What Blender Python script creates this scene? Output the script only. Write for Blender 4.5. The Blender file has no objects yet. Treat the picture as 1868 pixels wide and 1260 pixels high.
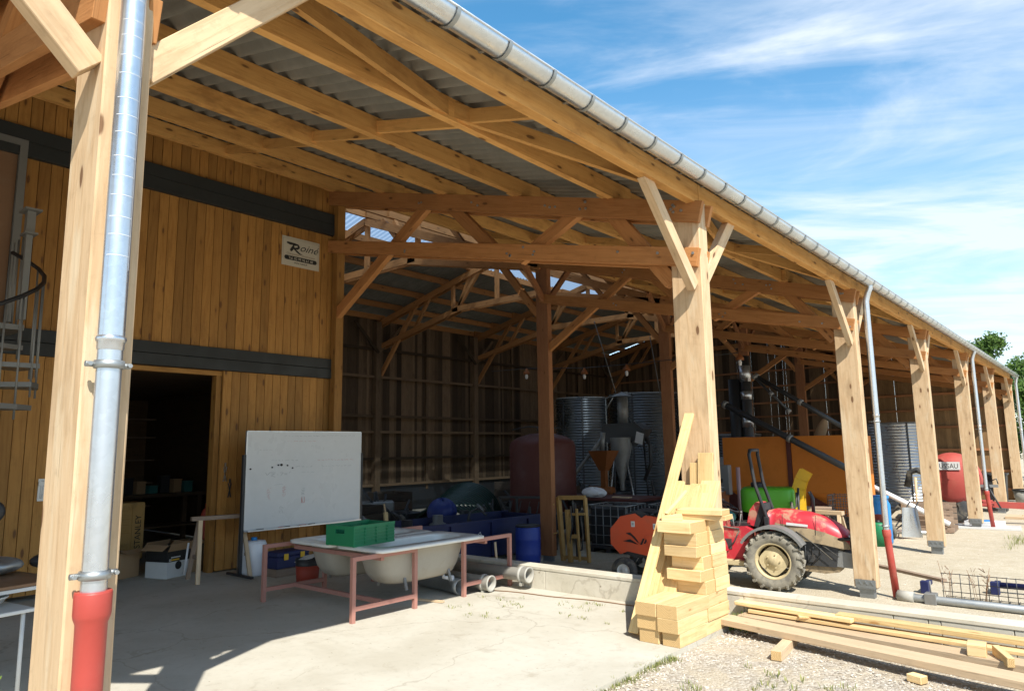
import bpy, math, random
from mathutils import Vector as V, Matrix
random.seed(7)
S = bpy.context.scene
C = S.collection
R = math.radians
PI = math.pi

# ------------------------------------------------------------------ camera
cam = bpy.data.objects.new("camera", bpy.data.cameras.new("camera"))
C.objects.link(cam)
yaw, pit, rol = 0.7055, 0.1457, -0.0147
cy, sy, cp, sp = math.cos(yaw), math.sin(yaw), math.cos(pit), math.sin(pit)
fw = V((-sy*cp, cy*cp, sp)); r0 = V((cy, sy, 0)); u0 = r0.cross(fw)
rr = math.cos(rol)*r0 + math.sin(rol)*u0
uu = -math.sin(rol)*r0 + math.cos(rol)*u0
cam.matrix_world = Matrix(((rr.x, uu.x, -fw.x, 3.3233), (rr.y, uu.y, -fw.y, -6.7915), (rr.z, uu.z, -fw.z, 1.65), (0, 0, 0, 1)))
cam.data.sensor_width = 36
cam.data.lens = 1281.77/1868*36
cam.data.clip_end = 3000
S.camera = cam

# ------------------------------------------------------------------ light
SUN = V((0.694, -0.465, 1.0)).normalized()
w = bpy.data.worlds.new("World"); S.world = w; w.use_nodes = True
nt = w.node_tree; nt.nodes.clear()
def wn(t, **k):
    n = nt.nodes.new(t)
    for a, b in k.items(): setattr(n, a, b)
    return n
sky = wn('ShaderNodeTexSky', sky_type='NISHITA', sun_disc=False)
sky.sun_elevation = math.asin(SUN.z); sky.sun_rotation = math.atan2(SUN.x, SUN.y)
sky.altitude = 50; sky.air_density = 1.0; sky.dust_density = 0.35; sky.ozone_density = 2.0
tc = wn('ShaderNodeTexCoord'); sep = wn('ShaderNodeSeparateXYZ'); nt.links.new(tc.outputs['Generated'], sep.inputs[0])
zz = wn('ShaderNodeMath', operation='ADD'); nt.links.new(sep.outputs[2], zz.inputs[0]); zz.inputs[1].default_value = 0.12
zm = wn('ShaderNodeMath', operation='MAXIMUM'); nt.links.new(zz.outputs[0], zm.inputs[0]); zm.inputs[1].default_value = 0.05
dx = wn('ShaderNodeMath', operation='DIVIDE'); dy = wn('ShaderNodeMath', operation='DIVIDE')
nt.links.new(sep.outputs[0], dx.inputs[0]); nt.links.new(zm.outputs[0], dx.inputs[1])
nt.links.new(sep.outputs[1], dy.inputs[0]); nt.links.new(zm.outputs[0], dy.inputs[1])
cmb = wn('ShaderNodeCombineXYZ'); nt.links.new(dx.outputs[0], cmb.inputs[0]); nt.links.new(dy.outputs[0], cmb.inputs[1])
def cloud(rot, sc, nscale, det, lo, hi, loc=(0, 0, 0), dist=0.6):
    m = wn('ShaderNodeMapping'); m.vector_type = 'TEXTURE'; m.inputs['Rotation'].default_value = (0, 0, R(rot)); m.inputs['Scale'].default_value = sc
    m.inputs['Location'].default_value = loc
    nt.links.new(cmb.outputs[0], m.inputs[0])
    n = wn('ShaderNodeTexNoise'); n.inputs['Scale'].default_value = nscale; n.inputs['Detail'].default_value = det
    n.inputs['Roughness'].default_value = 0.58; n.inputs['Distortion'].default_value = dist
    nt.links.new(m.outputs[0], n.inputs['Vector'])
    r = wn('ShaderNodeMapRange', interpolation_type='SMOOTHSTEP'); r.inputs[1].default_value = lo; r.inputs[2].default_value = hi
    nt.links.new(n.outputs[0], r.inputs[0])
    return r
c1 = cloud(-58, (1.0, 2.3, 1), 1.5, 8, 0.47, 0.78, (0.1, 0.9, 0), 0.9)
c2 = cloud(-64, (.6, 2.0, 1), 1.7, 8, 0.40, 0.76, (3.1, 1.4, 0), 0.8)
cm = wn('ShaderNodeMath', operation='MULTIPLY'); nt.links.new(c2.outputs[0], cm.inputs[0]); cm.inputs[1].default_value = 0.65
ca = wn('ShaderNodeMath', operation='ADD', use_clamp=True); nt.links.new(c1.outputs[0], ca.inputs[0]); nt.links.new(cm.outputs[0], ca.inputs[1])
# thin veil towards the horizon
hz = wn('ShaderNodeMapRange', interpolation_type='SMOOTHSTEP'); hz.inputs[1].default_value = 0.55; hz.inputs[2].default_value = 0.0
nt.links.new(sep.outputs[2], hz.inputs[0])
hv = wn('ShaderNodeMath', operation='MULTIPLY'); nt.links.new(hz.outputs[0], hv.inputs[0]); hv.inputs[1].default_value = 0.6
cf = wn('ShaderNodeMath', operation='ADD', use_clamp=True); nt.links.new(ca.outputs[0], cf.inputs[0]); nt.links.new(hv.outputs[0], cf.inputs[1])
cg = wn('ShaderNodeMath', operation='MULTIPLY'); nt.links.new(cf.outputs[0], cg.inputs[0]); cg.inputs[1].default_value = 0.78
mx = wn('ShaderNodeMixRGB'); nt.links.new(cg.outputs[0], mx.inputs[0])
hs = wn('ShaderNodeHueSaturation'); hs.inputs['Hue'].default_value = 0.485; hs.inputs['Saturation'].default_value = 1.26; hs.inputs['Value'].default_value = 1.95; nt.links.new(sky.outputs[0], hs.inputs['Color'])
nt.links.new(hs.outputs[0], mx.inputs[1])
mx.inputs[2].default_value = (8.4, 9.0, 9.9, 1)
bg = wn('ShaderNodeBackground'); bg.inputs[1].default_value = 0.08
nt.links.new(mx.outputs[0], bg.inputs[0])
wo = wn('ShaderNodeOutputWorld'); nt.links.new(bg.outputs[0], wo.inputs[0])
sl = bpy.data.lights.new("sun", 'SUN'); sl.energy = 4.8; sl.angle = R(0.5); sl.color = (1.0, 0.95, 0.86)
so = bpy.data.objects.new("sun", sl); C.objects.link(so)
so.rotation_euler = SUN.to_track_quat('Z', 'Y').to_euler(); so.location = (10, -10, 20)
S.view_settings.view_transform = 'Standard'; S.view_settings.look = 'None'
S.view_settings.gamma = 1; S.view_settings.exposure = 0.66
S.render.engine = 'CYCLES'
S.cycles.max_bounces = 8; S.cycles.diffuse_bounces = 5; S.cycles.glossy_bounces = 3; S.cycles.transparent_max_bounces = 12
S.cycles.sample_clamp_indirect = 6

# ------------------------------------------------------------------ materials
class NT:
    def __init__(s, name):
        s.m = bpy.data.materials.new(name); s.m.use_nodes = True; s.t = s.m.node_tree; s.t.nodes.clear()
        s.out = s.n('ShaderNodeOutputMaterial'); s.b = s.n('ShaderNodeBsdfPrincipled')
        s.l(s.b.outputs[0], s.out.inputs[0])
    def n(s, t, **k):
        x = s.t.nodes.new(t)
        for a, b in k.items(): setattr(x, a, b)
        return x
    def l(s, a, b): s.t.links.new(a, b)
    def put(s, inp, v):
        if hasattr(v, 'is_output') or isinstance(v, bpy.types.NodeSocket): s.l(v, inp)
        elif isinstance(v, tuple) and len(v) == 3 and inp.type == 'RGBA': inp.default_value = (*v, 1)
        else: inp.default_value = v
    def math(s, op, a, b=0.0, clamp=False):
        x = s.n('ShaderNodeMath', operation=op, use_clamp=clamp); s.put(x.inputs[0], a); s.put(x.inputs[1], b); return x.outputs[0]
    def mix(s, f, a, b, mode='MIX'):
        x = s.n('ShaderNodeMixRGB', blend_type=mode); s.put(x.inputs[0], f); s.put(x.inputs[1], a); s.put(x.inputs[2], b); return x.outputs[0]
    def mapr(s, v, a, b, c=0.0, d=1.0, sm=True):
        x = s.n('ShaderNodeMapRange', interpolation_type='SMOOTHSTEP' if sm else 'LINEAR')
        for i, q in enumerate((v, a, b, c, d)): s.put(x.inputs[i], q)
        return x.outputs[0]
    def coord(s, kind, sc=(1, 1, 1), loc=(0, 0, 0), rot=(0, 0, 0)):
        t = s.n('ShaderNodeTexCoord'); m = s.n('ShaderNodeMapping')
        m.inputs['Scale'].default_value = sc; m.inputs['Location'].default_value = loc; m.inputs['Rotation'].default_value = rot
        s.l(t.outputs[kind], m.inputs[0]); return m.outputs[0]
    def noise(s, vec, sc, det=4, rough=.55, dist=0.0):
        x = s.n('ShaderNodeTexNoise'); s.put(x.inputs['Vector'], vec); x.inputs['Scale'].default_value = sc
        x.inputs['Detail'].default_value = det; x.inputs['Roughness'].default_value = rough; x.inputs['Distortion'].default_value = dist
        return x.outputs[0]
    def vor(s, vec, sc, feat='F1', out='Distance'):
        x = s.n('ShaderNodeTexVoronoi', feature=feat); s.put(x.inputs['Vector'], vec); x.inputs['Scale'].default_value = sc
        return x.outputs[out]
    def attr(s, nm):
        x = s.n('ShaderNodeAttribute'); x.attribute_name = nm; return x.outputs['Fac']
    def bump(s, h, st=.3, d=.01):
        x = s.n('ShaderNodeBump'); x.inputs['Strength'].default_value = st; x.inputs['Distance'].default_value = d
        s.l(h, x.inputs['Height']); s.l(x.outputs[0], s.b.inputs['Normal'])
    def fin(s, col, rough=.6, metal=0.0, spec=None):
        s.put(s.b.inputs['Base Color'], col); s.put(s.b.inputs['Roughness'], rough); s.put(s.b.inputs['Metallic'], metal)
        if spec is not None: s.b.inputs['Specular IOR Level'].default_value = spec
        return s.m

def wood(name, light, dark, knot=(.12, .05, .018), kn=.05, stain=0.25, rough=.75, tone=.35, stcol=None, gs=1.0, weather=None, kd_=(2.3, 6.5, 1), crack=.5):
    s = NT(name)
    uv = s.coord('UV')
    st = s.coord('UV', (1.6, 26*gs, 1))
    g = s.noise(st, 2.2, 6, .6, .5)
    lo = s.coord('UV', (.45, 4.5*gs, 1))
    f = s.noise(lo, 1.5, 2, .5, .3)
    rings = s.math('SINE', s.math('MULTIPLY', f, 34.0))
    rings = s.mapr(rings, -.6, 1.0)
    a = s.math('ADD', s.math('MULTIPLY', g, .75), s.math('MULTIPLY', rings, .15))
    a = s.mapr(a, .25, .85)
    col = s.mix(a, light, dark)
    ts = s.attr('tone')
    tm = s.math('ADD', s.math('MULTIPLY', ts, tone), 1.0-tone/2)
    tcol = s.n('ShaderNodeCombineXYZ')
    for i in range(3): s.l(tm, tcol.inputs[i])
    col = s.mix(1.0, col, tcol.outputs[0], 'MULTIPLY')
    big = s.noise(s.coord('UV', (1.1, 2.6, 1)), 1.3, 4, .6, .4)
    col = s.mix(s.mapr(big, .5, .75, 0, stain), col, stcol or tuple(c*.55 for c in dark))
    if weather:
        wn_ = s.noise(s.coord('UV', (.5, 3.0, 1), (7, 3, 0)), 2.0, 5, .6, .4)
        col = s.mix(s.mapr(wn_, .52, .68, 0, .75), col, weather)
    kv = s.coord('UV', kd_)
    wob = s.noise(s.coord('UV', (6, 6, 1)), 3, 2)
    kd = s.math('ADD', s.vor(kv, 1.0), s.math('MULTIPLY', wob, .03))
    kk = s.mapr(kd, kn+.055, kn, 0, .85)
    halo = s.mapr(kd, kn+.2, kn, 0, .35)
    col = s.mix(halo, col, tuple(c*.75 for c in dark))
    col = s.mix(kk, col, knot)
    ck = s.noise(s.coord('UV', (.7, 42, 1), (3, 1, 0)), 1.6, 3, .5, .2)
    cm_ = s.mapr(ck, .685, .73, 0, crack)
    col = s.mix(cm_, col, tuple(q*.32 for q in dark))
    gr = s.noise(s.coord('UV', (3.5, 3.5, 1), (1, 8, 0)), 2.5, 6, .7, .3)
    col = s.mix(s.mapr(gr, .52, .75, 0, .3), col, tuple(q*.62 for q in dark))
    hh = s.math('SUBTRACT', a, s.math('MULTIPLY', cm_, 1.5))
    s.bump(hh, .5, .004)
    return s.fin(col, rough, 0, .3)

M = {}
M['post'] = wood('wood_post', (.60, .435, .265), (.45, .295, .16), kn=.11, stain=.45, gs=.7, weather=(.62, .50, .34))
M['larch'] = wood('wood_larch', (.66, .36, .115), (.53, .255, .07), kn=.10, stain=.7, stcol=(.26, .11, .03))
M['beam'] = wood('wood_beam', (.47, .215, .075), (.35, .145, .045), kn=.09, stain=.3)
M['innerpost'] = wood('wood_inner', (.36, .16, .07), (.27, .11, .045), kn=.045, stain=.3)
M['clad'] = wood('wood_cladding', (.38, .19, .048), (.27, .12, .026), kn=.11, stain=.45, tone=.42, kd_=(2.3, 7.5, 1), rough=.65)
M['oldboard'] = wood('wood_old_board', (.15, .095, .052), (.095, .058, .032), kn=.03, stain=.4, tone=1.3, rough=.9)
M['fresh'] = wood('wood_fresh', (.74, .55, .29), (.62, .41, .175), kn=.06, stain=.3, tone=.45, knot=(.30, .15, .05))
M['osb'] = wood('wood_rough_sawn', (.70, .52, .26), (.54, .355, .14), kn=.08, stain=.4, tone=.35, knot=(.34, .18, .06), gs=2)
M['plank'] = wood('wood_plank', (.56, .42, .27), (.47, .34, .21), kn=.03, stain=.2, tone=.3, knot=(.26, .17, .09))
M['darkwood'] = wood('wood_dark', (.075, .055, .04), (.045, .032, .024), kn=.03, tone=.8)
M['gableboard'] = wood('wood_gable', (.26, .155, .07), (.17, .095, .04), kn=.04, stain=.3, tone=.4)
M['greywood'] = wood('wood_greyed', (.30, .22, .16), (.21, .15, .11), kn=.03, stain=.3, tone=.5)

def paint(name, col, rough=.45, metal=0.0, dirt=.35, dcol=(.28, .22, .15), sc=3.0, spec=None, lo=.5, hi=.72):
    s = NT(name)
    n = s.noise(s.coord('Object'), sc, 7, .65, .3)
    c = s.mix(s.mapr(n, lo, hi, 0, dirt), col, dcol)
    n2 = s.noise(s.coord('Object'), sc*7, 4, .6)
    c = s.mix(s.math('MULTIPLY', n2, .22), c, tuple(q*.55 for q in col))
    s.bump(n2, .12, .003)
    return s.fin(c, s.mapr(n, .3, .7, rough*.85, min(1, rough*1.3)), metal, spec)

def endgrain():
    s = NT('end_grain')
    t = s.n('ShaderNodeTexCoord'); ln = s.n('ShaderNodeVectorMath', operation='LENGTH')
    nz = s.n('ShaderNodeTexNoise'); s.l(t.outputs['UV'], nz.inputs['Vector']); nz.inputs['Scale'].default_value = 9
    vm = s.n('ShaderNodeVectorMath', operation='SCALE'); s.l(nz.outputs['Color'], vm.inputs[0]); vm.inputs['Scale'].default_value = .03
    va = s.n('ShaderNodeVectorMath', operation='ADD'); s.l(t.outputs['UV'], va.inputs[0]); s.l(vm.outputs[0], va.inputs[1])
    s.l(va.outputs[0], ln.inputs[0])
    w_ = s.math('SINE', s.math('MULTIPLY', ln.outputs['Value'], 620.0))
    c = s.mix(s.mapr(w_, -.5, 1), (.66, .46, .22), (.48, .30, .12))
    tn = s.attr('tone'); c = s.mix(s.math('MULTIPLY', tn, .35), c, (.34, .24, .13))
    n = s.noise(t.outputs['UV'], 30, 5, .7); c = s.mix(s.mapr(n, .5, .7, 0, .35), c, (.36, .24, .11))
    s.bump(n, .4, .003); return s.fin(c, .85, 0, .2)
M['endgrain'] = endgrain()
M['bandblack'] = paint('paint_anthracite', (.022, .025, .024), .6, dirt=.2, dcol=(.06, .055, .05))
M['white'] = paint('white_board', (.60, .61, .60), .3, dirt=.12, dcol=(.48, .48, .46), sc=1.5)
M['enamel'] = paint('enamel_white', (.72, .72, .68), .22, dirt=.3, dcol=(.45, .40, .32), sc=2.2)
M['tubshell'] = paint('tub_shell', (.36, .33, .27), .5, dirt=.55, dcol=(.30, .25, .17), sc=3)
M['alu'] = paint('aluminium', (.55, .56, .56), .35, .8, dirt=.1)
M['ribdark'] = paint('ribbed_dark_green', (.010, .038, .030), .4, dirt=.3, dcol=(.03, .03, .025))
M['tarp'] = paint('tarp_blue', (.012, .028, .17), .55, dirt=.3, dcol=(.03, .04, .08))
M['black'] = paint('black_plastic', (.02, .021, .023), .5, dirt=.35, dcol=(.08, .07, .06))
M['rubber'] = paint('rubber', (.035, .037, .04), .8, dirt=.75, dcol=(.20, .175, .13), sc=4, lo=.42, hi=.62)
M['redpvc'] = paint('red_pvc', (.40, .055, .04), .5, dirt=.45, dcol=(.36, .15, .11))
M['pinkiron'] = paint('faded_red_oxide', (.40, .19, .15), .7, dirt=.4, dcol=(.30, .19, .14), sc=8)
M['greenplastic'] = paint('green_plastic', (.01, .19, .075), .45, dirt=.15, dcol=(.05, .2, .1))
M['greentank'] = paint('green_tank', (.10, .42, .02), .4, dirt=.2, dcol=(.12, .25, .04))
M['blueplastic'] = paint('blue_plastic', (.02, .05, .32), .45, dirt=.2, dcol=(.04, .06, .16))
M['brightblue'] = paint('bright_blue_plastic', (.02, .22, .55), .45, dirt=.15)
M['navy'] = paint('navy_steel', (.008, .014, .075), .5, dirt=.4, dcol=(.04, .04, .06))
M['tractorred'] = paint('tractor_red', (.50, .03, .045), .42, dirt=.8, dcol=(.42, .30, .19), sc=4.5, lo=.48, hi=.66)
M['mud'] = paint('mud_caked', (.33, .25, .15), .9, dirt=.6, dcol=(.10, .08, .06), sc=5, lo=.45, hi=.6)
M['rim'] = paint('rim_cream', (.52, .43, .25), .7, dirt=.6, dcol=(.28, .22, .13), sc=6)
M['tyredust'] = paint('tyre_dusty', (.26, .24, .19), .95, dirt=.6, dcol=(.09, .085, .08), sc=7, lo=.42, hi=.65)
M['balerred'] = paint('baler_red', (.62, .085, .025), .4, dirt=.35, dcol=(.38, .12, .06))
M['orange'] = paint('orange_steel', (.62, .19, .018), .6, dirt=.4, dcol=(.36, .12, .02), sc=1.5)
M['orangedark'] = paint('orange_old', (.24, .075, .015), .6, dirt=.5, dcol=(.16, .08, .03))
M['yellow'] = paint('yellow_paint', (.72, .42, .02), .45, dirt=.3, dcol=(.45, .3, .08))
M['ochre'] = paint('ochre_steel', (.42, .25, .075), .65, dirt=.6, dcol=(.20, .13, .06), sc=7)
M['darksteel'] = paint('dark_steel', (.06, .062, .065), .5, .5, dirt=.5, dcol=(.12, .09, .06))
M['greysteel'] = paint('grey_steel', (.26, .265, .26), .5, .5, dirt=.4, dcol=(.2, .17, .13))
M['stairgrey'] = paint('stair_zinc', (.22, .22, .205), .5, .4, dirt=.3, dcol=(.2, .19, .16))
M['pvcgrey'] = paint('grey_pvc', (.38, .37, .33), .6, dirt=.5, dcol=(.33, .28, .2), sc=5)
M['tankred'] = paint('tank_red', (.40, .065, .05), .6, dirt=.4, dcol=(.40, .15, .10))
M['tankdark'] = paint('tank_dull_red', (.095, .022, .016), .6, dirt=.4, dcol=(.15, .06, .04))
M['carwhite'] = paint('car_white', (.62, .64, .66), .25, dirt=.15)
M['glass'] = paint('dark_glass', (.02, .025, .03), .08, dirt=.1)
M['lampred'] = paint('lamp_red', (.5, .01, .015), .2, dirt=.05)
M['bucketred'] = paint('bucket_red', (.30, .04, .02), .6, dirt=.2)
M['card'] = paint('cardboard', (.36, .23, .12), .9, dirt=.2)
M['whitebag'] = paint('white_plastic_bag', (.75, .76, .78), .5, dirt=.1)
M['ink'] = paint('ink_black', (.012, .012, .012), .6, dirt=0)
M['inkred'] = paint('marker_red', (.50, .18, .16), .6, dirt=0)
M['inkgrey'] = paint('marker_grey', (.34, .36, .36), .6, dirt=0)
M['beige'] = paint('sign_beige', (.56, .52, .42), .4, dirt=.1, dcol=(.45, .4, .3))
M['brownink'] = paint('sign_brown', (.30, .22, .14), .6, dirt=0)
M['kraft'] = paint('brown_table', (.22, .12, .06), .55, dirt=.3)
M['teal'] = paint('teal_plastic', (.03, .16, .15), .5, dirt=.3)
M['pink'] = paint('pinkish_rod', (.45, .28, .28), .6, dirt=.2)

def galv(name, base=(.55, .58, .60), sc=9, rough=.38, seams=0):
    s = NT(name)
    v = s.vor(s.coord('Object', (sc, sc, sc)), 4, out='Color')
    n = s.noise(s.coord('Object'), 2.5, 5, .6)
    b = s.n('ShaderNodeRGBToBW'); s.l(v, b.inputs[0])
    c = s.mix(s.math('MULTIPLY', b.outputs[0], .3), base, tuple(q*.62 for q in base))
    c = s.mix(s.mapr(n, .45, .75, 0, .35), c, tuple(q*.7 for q in base))
    s.bump(n, .15, .004)
    return s.fin(c, s.mapr(n, .3, .7, rough*.8, rough*1.35), .85)
M['galv'] = galv('galvanised', (.64, .68, .72), 10, .30)
M['galvdull'] = galv('galvanised_dull', (.40, .42, .42), 14, .5)
M['silo'] = paint('silo_zinc', (.18, .19, .20), .28, .9, dirt=.35, dcol=(.14, .14, .13), sc=.7)
M['shoe'] = galv('shoe_zinc', (.30, .32, .33), 14, .55)
M['bolt'] = galv('bolt_zinc', (.45, .46, .46), 30, .4)

def fibre():
    s = NT('fibre_cement')
    n = s.noise(s.coord('Object'), 3.0, 7, .65, .3)
    n2 = s.noise(s.coord('Object', (1, 6, 1)), 5.0, 5, .6)
    c = s.mix(s.mapr(n, .3, .75), (.20, .19, .16), (.255, .24, .205))
    c = s.mix(s.mapr(n2, .6, .85, 0, .3), c, (.16, .15, .125))
    s.bump(n, .2, .004)
    return s.fin(c, .9, 0, .2)
M['fibre'] = fibre()
def skylight():
    s = NT('translucent_sheet')
    s.b.inputs['Base Color'].default_value = (.7, .78, .86, 1); s.b.inputs['Roughness'].default_value = .5
    tr = s.n('ShaderNodeBsdfTranslucent'); tr.inputs[0].default_value = (.36, .46, .58, 1)
    tp = s.n('ShaderNodeBsdfTransparent'); tp.inputs[0].default_value = (.45, .56, .68, 1)
    m1 = s.n('ShaderNodeMixShader'); m1.inputs[0].default_value = .3; s.l(tr.outputs[0], m1.inputs[1]); s.l(tp.outputs[0], m1.inputs[2])
    m2 = s.n('ShaderNodeMixShader'); m2.inputs[0].default_value = .2; s.l(m1.outputs[0], m2.inputs[1]); s.l(s.b.outputs[0], m2.inputs[2])
    s.l(m2.outputs[0], s.out.inputs[0]); return s.m
M['skylight'] = skylight()

def concrete(name, a, b, c, bumpd=.006, sc=1.0):
    s = NT(name)
    P = s.coord('Object')
    n1 = s.noise(P, 0.9*sc, 8, .65, .4); n2 = s.noise(P, 14*sc, 6, .6); n3 = s.noise(P, 90*sc, 3, .6)
    n4 = s.noise(s.coord('Object', (1, 1, 1), (5, 2, 1)), 3.2*sc, 7, .7, .8)
    col = s.mix(s.mapr(n1, .35, .65), a, b)
    col = s.mix(s.mapr(n4, .56, .72, 0, .55), col, c)
    col = s.mix(s.mapr(n2, .5, .8, 0, .35), col, tuple(q*.7 for q in b))
    sp = s.vor(P, 9*sc)
    col = s.mix(s.mapr(sp, .05, .02, 0, .5), col, (.12, .09, .06))
    dv = s.n('ShaderNodeVectorMath', operation='ADD'); s.l(P, dv.inputs[0])
    nn = s.n('ShaderNodeTexNoise'); s.l(P, nn.inputs['Vector']); nn.inputs['Scale'].default_value = 1.4; nn.inputs['Detail'].default_value = 6
    vs = s.n('ShaderNodeVectorMath', operation='SCALE'); s.l(nn.outputs['Color'], vs.inputs[0]); vs.inputs['Scale'].default_value = .9; s.l(vs.outputs[0], dv.inputs[1])
    ed = s.vor(dv.outputs[0], .42, 'DISTANCE_TO_EDGE')
    col = s.mix(s.mapr(ed, .006, .001, 0, .35), col, (.24, .20, .15))
    fl = s.vor(s.coord('Object', (1, 2.3, 1), (2, 5, 0), (0, 0, .6)), 5.5)
    col = s.mix(s.mapr(fl, .075, .045, 0, .65), col, (.20, .16, .11))
    dk = s.noise(P, 2.3*sc, 9, .75, 1.2)
    col = s.mix(s.mapr(dk, .60, .66, 0, .35), col, (.28, .235, .17))
    h = s.math('ADD', s.math('MULTIPLY', n2, .7), s.math('MULTIPLY', n3, .35))
    s.bump(h, .35, bumpd)
    return s.fin(col, .92, 0, .2)
M['slab'] = concrete('slab_concrete', (.50, .475, .405), (.43, .40, .33), (.33, .29, .225))
M['wallconc'] = concrete('wall_concrete', (.58, .54, .45), (.48, .44, .35), (.38, .33, .25), sc=1.6)
def gravelm(name, a, b, c, d):
    s = NT(name)
    P = s.coord('Object')
    v = s.n('ShaderNodeTexVoronoi'); s.l(P, v.inputs['Vector']); v.inputs['Scale'].default_value = 42
    bw = s.n('ShaderNodeRGBToBW'); s.l(v.outputs['Color'], bw.inputs[0])
    v2 = s.n('ShaderNodeTexVoronoi'); s.l(P, v2.inputs['Vector']); v2.inputs['Scale'].default_value = 95
    bw2 = s.n('ShaderNodeRGBToBW'); s.l(v2.outputs['Color'], bw2.inputs[0])
    n1 = s.noise(P, .7, 7, .6, .4); n2 = s.noise(P, 4.0, 6, .65, .5)
    col = s.mix(s.mapr(bw.outputs[0], .2, .8), a, b)
    col = s.mix(s.mapr(bw2.outputs[0], .45, .9, 0, .5), col, c)
    col = s.mix(s.mapr(n2, .42, .65, 0, .8), col, d)
    col = s.mix(s.mapr(n1, .45, .7, 0, .35), col, tuple(q*.8 for q in d))
    h = s.math('ADD', s.math('MULTIPLY', s.math('SUBTRACT', 1.0, v.outputs[0]), .9), s.math('MULTIPLY', n2, .6))
    s.bump(h, .55, .02)
    return s.fin(col, .95, 0, .15)
M['gravel'] = gravelm('gravel', (.32, .275, .215), (.50, .455, .385), (.19, .155, .115), (.44, .375, .275))
M['dirt'] = gravelm('yard_dirt', (.44, .385, .29), (.54, .48, .37), (.32, .265, .19), (.42, .36, .26))
def stonem():
    s = NT('pebbles'); t = s.attr('tone')
    c = s.mix(t, (.26, .21, .16), (.66, .61, .52)); return s.fin(c, .9, 0, .2)
M['stone'] = stonem()
def leafm(name, a, b, tr=.35):
    s = NT(name); t = s.attr('tone'); c = s.mix(t, a, b); s.fin(c, .55, 0, .3)
    q = s.n('ShaderNodeBsdfTranslucent'); s.l(c, q.inputs[0]); m = s.n('ShaderNodeMixShader'); m.inputs[0].default_value = tr
    s.l(s.b.outputs[0], m.inputs[1]); s.l(q.outputs[0], m.inputs[2]); s.l(m.outputs[0], s.out.inputs[0]); return s.m
M['leaf'] = leafm('leaf', (.035, .085, .015), (.12, .20, .035))
M['grass'] = leafm('grass_blade', (.16, .20, .05), (.38, .38, .14))
M['weed'] = leafm('weed_leaf', (.14, .25, .03), (.34, .44, .08))
M['bark'] = paint('bark', (.12, .09, .06), .9)

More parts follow.
